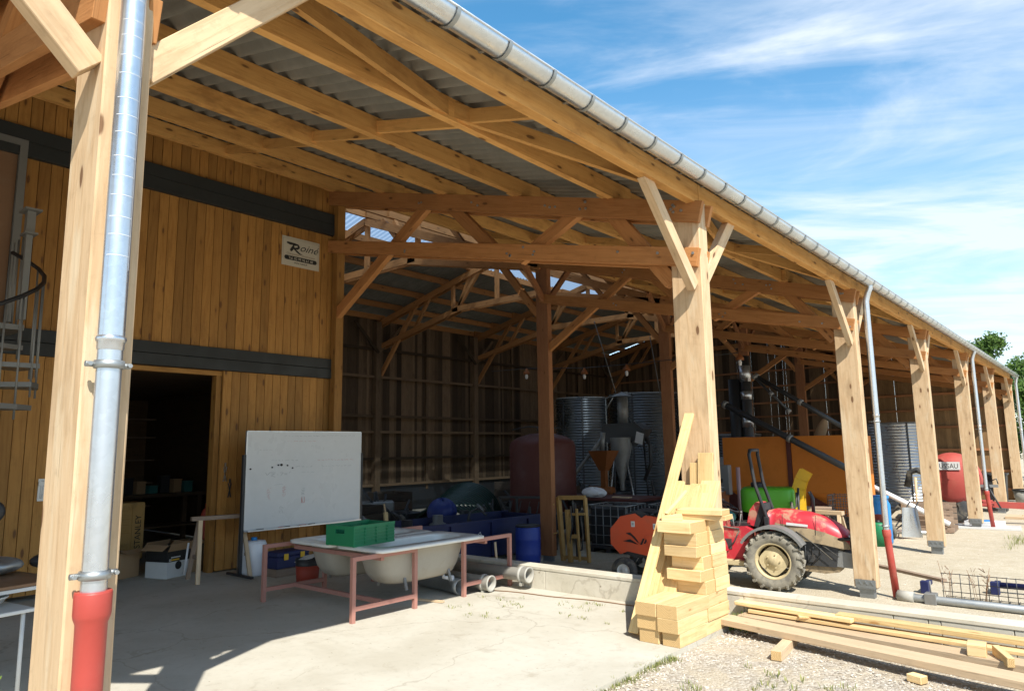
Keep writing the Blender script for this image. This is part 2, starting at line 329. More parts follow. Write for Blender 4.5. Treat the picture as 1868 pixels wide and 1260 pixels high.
# ------------------------------------------------------------------ mesh builder
class MB:
    endmi = None
    def __init__(s): s.v = []; s.f = []; s.uv = []; s.t = []; s.m = []; s.sm = []
    def face(s, idx, uvs=None, tone=.5, mi=0, smooth=False):
        s.f.append(tuple(idx)); s.uv.append(uvs or [(0.0, 0.0)]*len(idx)); s.t.append(tone); s.m.append(mi); s.sm.append(smooth)
    def obox(s, c, ax, ay, az, mi=0, tone=None, ch=0.0, smooth=False):
        """box by centre and three half-axis vectors; ax is the grain direction; ch = edge chamfer"""
        c = V(c); tone = random.random() if tone is None else tone
        ou, ov = random.uniform(0, 50), random.uniform(0, 50)
        L = [ax.length, ay.length, az.length]; A = [ax.normalized(), ay.normalized(), az.normalized()]
        if min(L) < 1e-6: return s
        ch = min(ch, min(L)*.4)
        def uvof(p, n):
            d = p-c; co = [d.dot(a) for a in A]
            if n == 0: return (co[1]+L[1]*.5, co[2]-L[2]*.4) if s.endmi is not None else (ou+co[2]*.25, ov+9+co[1])
            if n == 1: return (ou+co[0], ov+co[2])
            return (ou+co[0], ov+3+co[1])
        base = len(s.v)
        if ch <= 0:
            for i in (-1, 1):
                for j in (-1, 1):
                    for k in (-1, 1): s.v.append(c+ax*i+ay*j+az*k)
            F = [((0, 1, 3, 2), 0), ((4, 6, 7, 5), 0), ((0, 4, 5, 1), 1), ((2, 3, 7, 6), 1), ((0, 2, 6, 4), 2), ((1, 5, 7, 3), 2)]
            for q, n in F:
                s.face([base+i for i in q], [uvof(s.v[base+i], n) for i in q], tone, mi, smooth)
            return s
        # chamfered: each corner has 3 verts (one on each of the three faces)
        idx = {}
        for i in (-1, 1):
            for j in (-1, 1):
                for k in (-1, 1):
                    for n in range(3):
                        q = [L[0]-ch, L[1]-ch, L[2]-ch]; q[n] = L[n]
                        idx[(i, j, k, n)] = len(s.v)
                        s.v.append(c+A[0]*(i*q[0])+A[1]*(j*q[1])+A[2]*(k*q[2]))
        def add(keys, n):
            ids = [idx[q] for q in keys]
            cen = sum((s.v[i] for i in ids), V())/len(ids)-c
            a, b, d = s.v[ids[0]], s.v[ids[1]], s.v[ids[2]]
            if (b-a).cross(d-b).dot(cen) < 0: ids.reverse()
            s.face(ids, [uvof(s.v[i], n) for i in ids], tone, s.endmi if (n == 0 and s.endmi is not None) else mi, smooth)
        for sg in (-1, 1):
            add([(sg, -1, -1, 0), (sg, 1, -1, 0), (sg, 1, 1, 0), (sg, -1, 1, 0)], 0)
            add([(-1, sg, -1, 1), (1, sg, -1, 1), (1, sg, 1, 1), (-1, sg, 1, 1)], 1)
            add([(-1, -1, sg, 2), (1, -1, sg, 2), (1, 1, sg, 2), (-1, 1, sg, 2)], 2)
        for a_ in (-1, 1):
            for b_ in (-1, 1):
                add([(-1, a_, b_, 1), (1, a_, b_, 1), (1, a_, b_, 2), (-1, a_, b_, 2)], 1)
                add([(a_, -1, b_, 0), (a_, 1, b_, 0), (a_, 1, b_, 2), (a_, -1, b_, 2)], 2)
                add([(a_, b_, -1, 0), (a_, b_, 1, 0), (a_, b_, 1, 1), (a_, b_, -1, 1)], 1)
                for c_ in (-1, 1): add([(a_, b_, c_, 0), (a_, b_, c_, 1), (a_, b_, c_, 2)], 1)
        return s
    def box(s, x0, x1, y0, y1, z0, z1, mi=0, grain=None, tone=None, ch=0.0):
        c = V(((x0+x1)/2, (y0+y1)/2, (z0+z1)/2)); h = [V(((x1-x0)/2, 0, 0)), V((0, (y1-y0)/2, 0)), V((0, 0, (z1-z0)/2))]
        g = max(range(3), key=lambda i: h[i].length) if grain is None else grain
        o = [h[g], h[(g+1) % 3], h[(g+2) % 3]]
        return s.obox(c, *o, mi=mi, tone=tone, ch=ch)
    def beam(s, p, q, wd, ht, up=V((0, 0, 1)), mi=0, tone=None, ch=0.0):
        """beam from p to q; ht measured along up (made perpendicular), wd across"""
        p = V(p); q = V(q); d = q-p; L = d.length; d.normalize(); up = V(up)
        side = d.cross(up)
        if side.length < 1e-4: side = d.cross(V((1, 0, 0)))
        side.normalize(); u = side.cross(d).normalized()
        return s.obox((p+q)/2, d*L/2, side*wd/2, u*ht/2, mi=mi, tone=tone, ch=ch)
    def tube(s, pts, r, n=10, mi=0, caps=True, tone=.5, closed=False):
        pts = [V(p) for p in pts]; rs = r if isinstance(r, (list, tuple)) else [r]*len(pts)
        base = len(s.v); N = len(pts); prev = None
        for i, p in enumerate(pts):
            a = pts[(i-1) % N] if closed else pts[max(0, i-1)]; b = pts[(i+1) % N] if closed else pts[min(N-1, i+1)]
            d = (b-a).normalized()
            if prev is None:
                x = d.cross(V((0, 0, 1)));
                if x.length < .05: x = d.cross(V((1, 0, 0)))
            else: x = prev-d*prev.dot(d)
            x.normalize(); prev = x; y = d.cross(x)
            for k in range(n):
                an = 2*PI*k/n; s.v.append(p+(x*math.cos(an)+y*math.sin(an))*rs[i])
        M_ = N if closed else N-1
        for i in range(M_):
            j = (i+1) % N
            for k in range(n):
                k2 = (k+1) % n
                s.face([base+i*n+k, base+i*n+k2, base+j*n+k2, base+j*n+k], None, tone, mi, True)
        if caps and not closed:
            s.face([base+k for k in range(n)][::-1], None, tone, mi); s.face([base+(N-1)*n+k for k in range(n)], None, tone, mi)
        return s
    def lathe(s, prof, o=(0, 0, 0), axis=(0, 0, 1), n=24, mi=0, smooth=True, a0=0, a1=2*PI, tone=.5, caps=False):
        """prof: (radius, height) pairs"""
        o = V(o); ax = V(axis).normalized(); x = ax.cross(V((0, 0, 1)))
        if x.length < .05: x = V((1, 0, 0))
        x.normalize(); y = ax.cross(x); base = len(s.v); full = abs(a1-a0-2*PI) < 1e-6; K = n if full else n+1
        for (r, h) in prof:
            for k in range(K):
                an = a0+(a1-a0)*k/n; s.v.append(o+ax*h+(x*math.cos(an)+y*math.sin(an))*r)
        for i in range(len(prof)-1):
            for k in range(n):
                k2 = (k+1) % K
                s.face([base+i*K+k, base+i*K+k2, base+(i+1)*K+k2, base+(i+1)*K+k], None, tone, mi, smooth)
        if caps:
            s.face([base+k for k in range(K)][::-1], None, tone, mi); s.face([base+(len(prof)-1)*K+k for k in range(K)], None, tone, mi)
        return s
    def prism(s, poly, o, ex, ey, ez, mi=0, tone=.5, smooth=False):
        """polygon (a,b) in plane ex,ey at o, extruded along vector ez"""
        o = V(o); ex = V(ex); ey = V(ey); ez = V(ez); base = len(s.v); n = len(poly)
        if ex.cross(ey).dot(ez) < 0: poly = poly[::-1]
        area = sum(poly[i][0]*poly[(i+1) % n][1]-poly[(i+1) % n][0]*poly[i][1] for i in range(n))
        fl = (area > 0) != (ex.cross(ey).dot(ez) > 0)
        for k in (0, 1):
            for a, b in poly: s.v.append(o+ex*a+ey*b+ez*k)
        uvp = [(a, b) for a, b in poly]
        A = list(range(base, base+n)); B_ = list(range(base+n, base+2*n))
        s.face(A if fl else A[::-1], uvp if fl else uvp[::-1], tone, mi); s.face(B_[::-1] if fl else B_, uvp[::-1] if fl else uvp, tone, mi)
        for i in range(n):
            j = (i+1) % n
            q = [A[i], A[j], B_[j], B_[i]]
            s.face(q[::-1] if fl else q, [(i*.3, 0), (i*.3+.3, 0), (i*.3+.3, .1), (i*.3, .1)], tone, mi, smooth)
        return s
    def grid(s, P, nu, nv, mi=0, smooth=True, tone=.5, wu=False, wv=False, uvs=1.0):
        base = len(s.v); K = nv if wv else nv+1; U = nu if wu else nu+1
        for i in range(U):
            for j in range(K): s.v.append(V(P(i/nu, j/nv)))
        for i in range(nu):
            i2 = (i+1) % U
            for j in range(nv):
                j2 = (j+1) % K
                s.face([base+i*K+j, base+i2*K+j, base+i2*K+j2, base+i*K+j2], [(i/nu*uvs, j/nv*uvs), ((i+1)/nu*uvs, j/nv*uvs), ((i+1)/nu*uvs, (j+1)/nv*uvs), (i/nu*uvs, (j+1)/nv*uvs)], tone, mi, smooth)
        return s
    def xf(s, mat, start=0):
        for i in range(start, len(s.v)): s.v[i] = mat @ s.v[i]
        return s
    def build(s, name, mats, parent=None, loc=None, rotz=0.0, origin=False):
        me = bpy.data.meshes.new(name)
        off = V((0, 0, 0))
        if origin:
            xs = [p.x for p in s.v]; ys = [p.y for p in s.v]; zs = [p.z for p in s.v]
            off = V(((min(xs)+max(xs))/2, (min(ys)+max(ys))/2, min(zs)))
        me.from_pydata([tuple(p-off) for p in s.v], [], s.f)
        ul = me.uv_layers.new(name='UVMap'); fl = [c for u in s.uv for q in u for c in q]
        ul.data.foreach_set('uv', fl)
        at = me.attributes.new('tone', 'FLOAT', 'FACE'); at.data.foreach_set('value', s.t)
        me.polygons.foreach_set('material_index', s.m); me.polygons.foreach_set('use_smooth', s.sm)
        for q in (mats if isinstance(mats, (list, tuple)) else [mats]): me.materials.append(M[q])
        me.update()
        o = bpy.data.objects.new(name, me); C.objects.link(o)
        if parent: o.parent = parent
        if origin: o.location = off
        elif loc is not None: o.location = loc
        o.rotation_euler.z = rotz
        return o

def tag(o, label=None, cat=None, group=None, kind=None):
    for k, v_ in (('label', label), ('category', cat), ('group', group), ('kind', kind)):
        if v_: o[k] = v_
    return o
def thing(name, label, cat, loc=(0, 0, 0), rotz=0.0, group=None):
    o = bpy.data.objects.new(name, None); C.objects.link(o); o.location = loc; o.rotation_euler.z = rotz; o.empty_display_size = .1
    return tag(o, label, cat, group)
def copy_tree(o, parent=None):
    c = o.copy(); C.objects.link(c)
    if parent: c.parent = parent; c.matrix_parent_inverse = o.matrix_parent_inverse
    for ch in list(o.children): copy_tree(ch, c)
    return c
def text(name, body, size, mat, parent, loc, xdir, ydir, align='CENTER', squeeze=1.0, shear=0.0):
    cu = bpy.data.curves.new(name, 'FONT'); cu.body = body; cu.size = size; cu.extrude = .0008; cu.align_x = align; cu.shear = shear
    cu.resolution_u = 3
    t = bpy.data.objects.new(name, cu); C.objects.link(t)
    dg = bpy.context.evaluated_depsgraph_get(); me = bpy.data.meshes.new_from_object(t.evaluated_get(dg))
    bpy.data.objects.remove(t)
    me.materials.clear(); me.materials.append(M[mat]); me.name = name
    o = bpy.data.objects.new(name, me); C.objects.link(o); o.parent = parent
    x = V(xdir).normalized(); y = V(ydir).normalized(); z = x.cross(y)
    mt = Matrix((x*squeeze, y, z)).transposed().to_4x4(); mt.translation = V(loc); o.matrix_local = mt
    return o

B = 5.7738
# ------------------------------------------------------------------ setting: ground
ZG = -0.8
def struct(mb, name, mats, **k):
    o = mb.build(name, mats, **k); o['kind'] = 'structure'; return o
g = MB()
g.grid(lambda u, v: (-900+1800*u, 0.1+1500*v*v, ZG), 6, 6)
struct(g, 'yard_ground', 'dirt')
g = MB()   # raised gravel in front of the slab and round the camera, falling away far to the right
def terr(u, v):
    x = -60+100*u; y = -60+60.1*v
    z = -.045+.018*math.sin(x*2.3+y)*math.cos(y*1.7)
    if x > 14: z -= min(1, (x-14)/6)*.8
    if v > .999: z = min(z, -.05)
    return (x, y, z)
g.grid(terr, 200, 90)
struct(g, 'gravel_ground', 'gravel')
g = MB(); g.grid(lambda u, v: (-900+1800*u, -900+840.2*v, -.86), 2, 2); struct(g, 'far_ground', 'dirt')
g = MB()
g.box(-13.6, .4, -13, -.002, -.3, 0, tone=.5)
struct(g, 'concrete_slab', 'slab')
# low retaining wall on the slab edge
lw = thing('low_wall', 'low pale concrete retaining wall running out from under the lumber stack', 'wall', (0, 0, 0))
xs_ = [-6.3, -3.9, -2.0, .42, 1.72, 1.98, 2.07, 2.56, 2.66, 3.4, 5.5, 8, 11, 14]
for a, b in zip(xs_[:-1], xs_[1:]): m = MB(); m.box(a+.0025, b-.0025, 0.0+random.uniform(0, .003), .20, -.8, .215, ch=.004); m.build('wall_block', 'wallconc', lw)
m = MB(); m.box(-6.3, 14, -.006, .206, .2152, .255, ch=.006); m.build('wall_capping', 'wallconc', lw)
# scattered pebbles (uncountable)
g = MB()
def pebble(x, y, z, r):
    a = random.uniform(0, PI); t = random.random(); base = len(g.v)
    sx, sy_, sz = r*random.uniform(.7, 1.3), r*random.uniform(.6, 1), r*random.uniform(.4, .7)
    pts = [(1, 0, 0), (-1, 0, 0), (0, 1, 0), (0, -1, 0), (0, 0, 1)]
    for p in pts:
        px, py = p[0]*sx, p[1]*sy_
        g.v.append(V((x+px*math.cos(a)-py*math.sin(a), y+px*math.sin(a)+py*math.cos(a), z+p[2]*sz)))
    for q in ((0, 2, 4), (2, 1, 4), (1, 3, 4), (3, 0, 4)): g.face([base+i for i in q], None, t)
for i in range(15000):
    y = -random.random()**1.1*4.2-.02; x = random.uniform(.42, 3.6)
    if random.random() < .15: x = random.uniform(.3, .6)
    pebble(x, y, -.045+.018*math.sin(x*2.3+y)*math.cos(y*1.7), random.choice((.004, .006, .006, .009, .014)))
for i in range(2600):
    y = random.uniform(.3, 26); x = random.uniform(-5, 6)
    pebble(x, y, ZG, random.choice((.008, .012, .02)))
for i in range(900):
    x = random.uniform(-5, .4); y = random.uniform(-5, -.05)
    pebble(x, y, 0.001, random.choice((.002, .003, .004)))
go = g.build('gravel', 'stone'); tag(go, kind='stuff')
# grass
g = MB()
def tuft(x, y, z, n, h, sp=.06, mi=0):
    for i in range(n):
        a = random.uniform(0, 2*PI); r = random.uniform(0, sp); bx, by = x+r*math.cos(a), y+r*math.sin(a)
        l = random.uniform(.2, 1)*h*.7; hh = h*random.uniform(.4, 1); w_ = .0025+h*.012
        d = V((math.cos(a), math.sin(a), 0)); s_ = V((-d.y, d.x, 0))*w_
        p0, p1, p2 = V((bx, by, z)), V((bx, by, z+hh*.6))+d*l*.3, V((bx, by, z+hh))+d*l
        b = len(g.v); g.v += [p0-s_, p0+s_, p1+s_*.8, p1-s_*.8, p2]; t = random.random()
        g.face([b, b+1, b+2, b+3], None, t, mi); g.face([b+3, b+2, b+4], None, t, mi)
for i in range(60): tuft(.42+random.gauss(0, .025), random.uniform(-2.7, -1.35), -.04, random.randint(4, 16), random.uniform(.02, .07), .05)
for i in range(14): tuft(random.uniform(.42, .56), random.uniform(-.3, -.05), -.04, 24, random.uniform(.08, .17), .05, 1)
for q in ((.9, -2.0), (1.3, -1.7), (1.7, -1.45), (1.5, -2.2), (2.0, -1.9), (1.1, -1.4), (2.4, -1.6)):
    for i in range(6): tuft(q[0]+random.gauss(0, .1), q[1]+random.gauss(0, .1), -.04, 9, .05, .05)
for q in ((-2.1, -1.25), (-1.75, -.9), (-1.2, -.55), (-.5, -.35), (-1.6, -1.4), (-.9, -.9), (-2.0, -.7), (-1.1, -.3)):
    for i in range(5): tuft(q[0]+random.gauss(0, .14), q[1]+random.gauss(0, .05), .0, 9, .03, .06)
for q in ((1.5, 14.5), (1.7, 15.3), (1.2, 22), (1.6, 24), (2.1, 27), (2.6, 23), (2.0, 20.5)):
    for i in range(26): tuft(q[0]+random.gauss(0, .35), q[1]+random.gauss(0, .6), ZG, 14, .16, .2)
for i in range(30): tuft(random.uniform(2, 5), random.uniform(1.2, 5.5), ZG, 8, .12, .1)
go = g.build('grass', ['grass', 'weed']); tag(go, kind='stuff')

# ------------------------------------------------------------------ the barn
barn = thing('timber_barn', 'long open-fronted timber barn with grey corrugated roof and zinc gutter', 'barn')
def zct(x):  # top of upper chord
    if x > -6.57: return 4.22-.272*(x-.2)
    if x > -13.03: return 8.52-.235*(x+13.03)
    return 8.52-.235*(-13.03-x)
PH = .215
YW = V((0, 1, 0))
# posts
def post(y, base):
    m = MB(); m.box(-.173, .173, y, y+.19, base, zct(0)-.02 if True else 4, grain=2, ch=.008, tone=random.uniform(.35, .65))
    p = m.build('front_post', 'post', barn)
    # raking braces along the eave
    m = MB(); m.beam((.085, y-.03, 3.31), (.085, y-.99, 4.27), .085, .14, up=(0, 1, 1), ch=.004, tone=.6); m.build('brace', 'post', p)
    m = MB(); m.beam((.085, y+.17, 3.38), (.085, y+1.02, 4.27), .085, .14, up=(0, -1, 1), ch=.004, tone=.8); m.build('brace', 'post', p)
    if base < -.5:
        m = MB(); m.box(-.11, .11, y+.03, y+.16, ZG, base+.004); m.box(-.15, .15, y-.012, y-.004, base-.01, base+.12)
        m.box(-.15, .15, y+.194, y+.202, base-.01, base+.12); m.box(-.15, .15, y-.012, y+.202, base-.018, base-.006)
        for i in (-1, 0, 1): m.tube([(i*.09, y-.03, base+.09), (i*.09, y-.01, base+.09)], .012, 8); m.beam((i*.09-.01, y-.016, base+.1), (i*.09+.03, y-.016, base+.045), .006, .012, up=(0, 1, 0))
        m.build('post_shoe', 'shoe', p)
    return p
for k in range(-2, 6): post(k*B, 0.0 if k < 1 else ZG+.17)
# trusses
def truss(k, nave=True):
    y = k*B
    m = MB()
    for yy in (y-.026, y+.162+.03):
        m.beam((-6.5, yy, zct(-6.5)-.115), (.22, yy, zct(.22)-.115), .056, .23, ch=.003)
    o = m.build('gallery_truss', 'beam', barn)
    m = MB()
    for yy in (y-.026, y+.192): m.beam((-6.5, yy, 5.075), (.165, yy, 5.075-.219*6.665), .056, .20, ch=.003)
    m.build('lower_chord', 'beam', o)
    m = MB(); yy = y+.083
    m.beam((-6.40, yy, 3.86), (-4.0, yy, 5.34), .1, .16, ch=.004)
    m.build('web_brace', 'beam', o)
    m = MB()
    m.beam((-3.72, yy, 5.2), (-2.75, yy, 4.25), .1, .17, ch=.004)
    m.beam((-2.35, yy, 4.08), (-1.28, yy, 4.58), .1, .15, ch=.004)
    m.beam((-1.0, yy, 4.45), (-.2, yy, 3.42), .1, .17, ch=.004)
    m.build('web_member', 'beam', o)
    if k in (0, 1):
        for (x, n, up_) in ((-.02, 5, 1), (-1.2, 3, 1), (-1.75, 3, 1), (-3.0, 2, 1), (-4.2, 2, 1), (-.35, 1, 0), (-.7, 1, 0), (-2.5, 3, 0), (-2.1, 3, 0), (-4.5, 2, 0), (.06, 4, 0)):
            for i in range(n):
                bx = x+random.uniform(-.12, .09); bz = zct(bx)-.115 if up_ else 5.075-.219*(bx+6.5); bz += random.uniform(-.065, .065)
                m = MB(); m.tube([(bx, y-.066, bz), (bx, y-.053, bz)], .016, 8); m.build('bolt', 'bolt', o)
    return o
for k in range(-1, 6): truss(k)
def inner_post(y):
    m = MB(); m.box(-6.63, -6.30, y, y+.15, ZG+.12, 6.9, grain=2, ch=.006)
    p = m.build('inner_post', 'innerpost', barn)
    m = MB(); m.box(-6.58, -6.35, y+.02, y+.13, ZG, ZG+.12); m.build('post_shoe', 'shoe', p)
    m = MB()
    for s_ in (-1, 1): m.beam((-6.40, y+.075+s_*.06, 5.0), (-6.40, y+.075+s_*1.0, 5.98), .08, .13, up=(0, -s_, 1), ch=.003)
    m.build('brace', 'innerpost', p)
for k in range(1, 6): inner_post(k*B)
# nave trusses
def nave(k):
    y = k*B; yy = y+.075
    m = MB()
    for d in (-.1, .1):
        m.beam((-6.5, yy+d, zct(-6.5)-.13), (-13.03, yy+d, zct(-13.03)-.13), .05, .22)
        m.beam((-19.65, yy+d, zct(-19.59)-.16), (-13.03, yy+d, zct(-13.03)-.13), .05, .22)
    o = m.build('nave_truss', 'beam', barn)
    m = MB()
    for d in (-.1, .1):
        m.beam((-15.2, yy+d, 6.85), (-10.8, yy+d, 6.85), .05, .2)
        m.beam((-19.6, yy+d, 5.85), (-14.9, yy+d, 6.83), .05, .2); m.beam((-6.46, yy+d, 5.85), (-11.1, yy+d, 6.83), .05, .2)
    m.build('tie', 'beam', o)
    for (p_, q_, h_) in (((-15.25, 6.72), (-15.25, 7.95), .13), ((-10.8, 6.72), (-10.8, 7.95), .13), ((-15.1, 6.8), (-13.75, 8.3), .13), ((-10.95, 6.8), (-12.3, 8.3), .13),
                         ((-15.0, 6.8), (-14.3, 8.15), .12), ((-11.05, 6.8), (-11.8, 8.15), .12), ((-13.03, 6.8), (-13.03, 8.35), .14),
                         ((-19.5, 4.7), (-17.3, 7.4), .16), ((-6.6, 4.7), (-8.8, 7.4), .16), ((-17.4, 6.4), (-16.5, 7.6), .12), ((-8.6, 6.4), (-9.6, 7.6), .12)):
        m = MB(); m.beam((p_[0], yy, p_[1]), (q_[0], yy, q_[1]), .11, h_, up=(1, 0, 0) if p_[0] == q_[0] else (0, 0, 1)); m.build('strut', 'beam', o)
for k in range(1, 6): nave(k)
# back wall posts, rails and boards
for k in range(0, 6):
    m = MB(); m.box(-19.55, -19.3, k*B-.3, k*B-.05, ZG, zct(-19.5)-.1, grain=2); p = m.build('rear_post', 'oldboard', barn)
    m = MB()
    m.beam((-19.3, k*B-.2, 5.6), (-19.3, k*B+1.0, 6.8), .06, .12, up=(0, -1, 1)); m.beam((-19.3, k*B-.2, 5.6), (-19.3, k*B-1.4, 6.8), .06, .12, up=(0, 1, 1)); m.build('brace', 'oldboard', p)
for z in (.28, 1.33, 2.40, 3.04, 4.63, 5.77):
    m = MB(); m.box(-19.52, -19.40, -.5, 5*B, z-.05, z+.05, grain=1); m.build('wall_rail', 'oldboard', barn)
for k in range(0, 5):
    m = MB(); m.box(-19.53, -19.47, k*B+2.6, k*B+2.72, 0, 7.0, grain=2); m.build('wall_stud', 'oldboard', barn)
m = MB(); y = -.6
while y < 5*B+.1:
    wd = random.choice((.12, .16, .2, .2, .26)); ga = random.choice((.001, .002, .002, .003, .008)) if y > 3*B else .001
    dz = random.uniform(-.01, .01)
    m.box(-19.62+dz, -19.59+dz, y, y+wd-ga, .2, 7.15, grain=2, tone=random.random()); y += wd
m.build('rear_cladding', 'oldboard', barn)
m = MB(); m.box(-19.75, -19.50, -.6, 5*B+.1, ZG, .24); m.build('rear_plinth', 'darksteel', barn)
# end gable
EY = 5*B+.26
m = MB(); x = -19.6; gm_ = 0
while x < .16:
    if x > -5.2 and not gm_: m.build('gable_cladding', 'oldboard', barn); m = MB(); gm_ = 1
    wd = random.choice((.14, .18, .22)); ga = random.choice((.001, .001, .002, .002, .011)) if x < -4.2 else .001
    zt = (zct(x) if not -6.46 > x > -6.9 else 6.0)+PH-.03
    m.box(x, x+wd-ga, EY, EY+.025, ZG+.05 if x < -3.1 else ZG+.05, zt, grain=2, tone=random.random()); x += wd
m.build('gable_cladding', 'gableboard', barn)
for z in (-.3, .45, 1.33, 2.32, 3.08, 3.77, 4.6, 5.4):
    x1 = .16 if z < 3.9 else (-1.4 if z < 5 else -4)
    m = MB(); m.box(-19.5, x1, EY-.1, EY-.001, z-.045, z+.045, grain=0); m.build('gable_rail', 'innerpost', barn)
# purlins
PX = [(-.92, .075), (-2.30, .075), (-3.68, .075), (-5.06, .075), (-6.36, .075)]
NX = [-6.6, -8.0, -9.4, -10.7, -11.9, -12.93, -14.3, -15.7, -17.1, -18.4, -19.5]
for k in range(-2, 5):
    y0, y1 = k*B+.05, (k+1)*B+.13
    off = .04 if k % 2 else -.04
    for (x, wd) in PX:
        xx = x+off
        m = MB(); m.box(xx-wd/2, xx+wd/2, y0-.22, y1+.22, zct(xx)+.004, zct(xx)+PH, grain=1, ch=.003, tone=random.uniform(.2, .8)); m.build('purlin', 'larch', barn)
    m = MB(); m.box(.065, .165, y0, y1-.09, 4.222, 4.222+PH+.005, grain=1, ch=.004, tone=random.uniform(.4, .6)); m.build('eave_purlin', 'larch', barn)
for k in range(0, 5):
    for x in NX:
        m = MB(); xx = x+(.04 if k % 2 else -.04)
        m.box(xx-.04, xx+.04, k*B-.1, (k+1)*B+.2, zct(xx)-.01, zct(xx)+PH-.01, grain=1); m.build('nave_purlin', 'beam', barn)
# wind bracing in the roof plane
for k in range(-1, 5):
    yb = k*B
    def rp(x, y): return (x, y, zct(x)+PH*.55)
    zz_ = [(-.02, .12), (-.88, 3.1), (.02, 5.62)]
    m = MB()
    for (a, b) in zip(zz_[:-1], zz_[1:]): m.beam(rp(a[0], yb+a[1]), rp(b[0], yb+b[1]), .05, .15)
    m.build('wind_brace', 'larch', barn)
    m = MB()
    xs = [.07, -.88, -2.26, -3.64, -5.02, -6.3]
    for a, b in zip(xs[:-1], xs[1:]): m.beam(rp(a, yb+3.3-.1*a), rp(b, yb+3.3-.1*a), .05, .12)
    m.build('roof_noggin', 'larch', barn)
# roof sheets: corrugated fibre cement, waves run down the slope, rows overlap
def sheet(m, x0, x1, ya, yb, lift=0.0, step=.0221):
    n = int((yb-ya)/step)
    def P(u, v):
        x = x0+(x1-x0)*u; y = ya+(yb-ya)*v
        return (x, y, zct(x)+PH+.042+lift*(1-u)+.034*math.sin(2*PI*y/.177))
    m.grid(P, 1, n, uvs=10)
rows = [.36, -.95, -2.35, -3.72, -5.1, -6.459]
for a, b in zip(rows[:-1], rows[1:]):
    m = MB(); sheet(m, a, b-.14 if b > -6 else b, -2*B, 5*B+.35, .014); m.build('roof_sheet', 'fibre', barn)
far = [-12.85, -13.03]
for a, b in ((-6.47, -8.2), (-8.2, -9.6)):
    m = MB(); sheet(m, a, b, -2*B, 5*B+.35, step=.0295); m.build('roof_sheet', 'fibre', barn)
for (ya, yb) in ((-2*B, 0.5), (24.5, 5*B+.35)):
    m = MB(); sheet(m, -9.6, -13.03, ya, yb); m.build('roof_sheet', 'fibre', barn); m = MB(); sheet(m, -13.03, -14.36, ya, yb); m.build('roof_sheet', 'fibre', barn)
m = MB(); sheet(m, -9.6, -13.03, .5, 24.5); m.build('skylight_sheet', 'skylight', barn)
m = MB(); sheet(m, -13.03, -14.36, .5, 24.5); m.build('skylight_sheet', 'skylight', barn)
m = MB(); y = .3
while y < 5*B+.2: m.box(-6.50, -6.475, y, y+.178, 6.33, 7.12, grain=2); y += .18
m.build('step_cladding', 'oldboard', barn)
for a, b in ((-14.36, -16.2), (-16.2, -17.9), (-17.9, -19.95)):
    m = MB(); sheet(m, a, b, -2*B, 5*B+.35, step=.0295); m.build('roof_sheet', 'fibre', barn)
m = MB(); m.tube([(-13.03, -2*B, zct(-13.03)+PH+.05), (-13.03, 5*B+.35, zct(-13.03)+PH+.05)], .045, 10); m.build('ridge_cap', 'fibre', barn)

# gutter with brackets
GX, GZ, GR = .375, 4.375, .088
m = MB(); n = 12; Y0, Y1 = -2*B, 5*B+.25
def gut(rad): return [(GX+rad*math.cos(PI+PI*i/n), GZ+rad*math.sin(PI+PI*i/n)) for i in range(n+1)]
L = 72
for rad, flip in ((GR, 0), (GR-.004, 1)):
    pr = gut(rad); b0 = len(m.v)
    for j in range(L+1):
        y = Y0+(Y1-Y0)*j/L
        for (x, z) in pr: m.v.append(V((x, y, z-.0012*(y-Y0)+.03+random.uniform(-.0006, .0006))))
    for j in range(L):
        for i in range(n):
            q = [b0+j*(n+1)+i, b0+j*(n+1)+i+1, b0+(j+1)*(n+1)+i+1, b0+(j+1)*(n+1)+i]
            m.face(q if flip else q[::-1], None, .5, 0, True)
m.tube([(GX+GR, Y0, GZ+.03), (GX+GR, Y1, GZ+.03-.0012*(Y1-Y0))], .009, 8)
gut_o = m.build('gutter', 'galv', barn)
m = MB(); pr = [(GX+(GR+.009)*math.cos(PI+PI*i/n), GZ+(GR+.009)*math.sin(PI+PI*i/n)+.03) for i in range(n+1)]
bl = MB()
for (x, z) in pr:
    for yy in (-.017, .017):
        bl.v.append(V((x, yy, z)))
for i in range(n): bl.face([2*i, 2*i+1, 2*i+3, 2*i+2], None, .5, 0, True)
bl.beam((GX+GR+.003, 0, GZ+.035), (.17, 0, GZ+.06), .026, .004)
bl.beam((GX-GR-.003, 0, GZ+.0), (GX-GR-.003, 0, GZ+.06), .026, .004, up=(1, 0, 0))
b0 = bl.build('gutter_bracket', 'galvdull', gut_o)
ys = [-3.9+.5*i for i in range(-7, 66)]
for i, y in enumerate(ys):
    o = b0 if i == 0 else b0.copy()
    if i: C.objects.link(o); o.parent = gut_o
    o.location = (0, y, -.0012*(y-Y0))
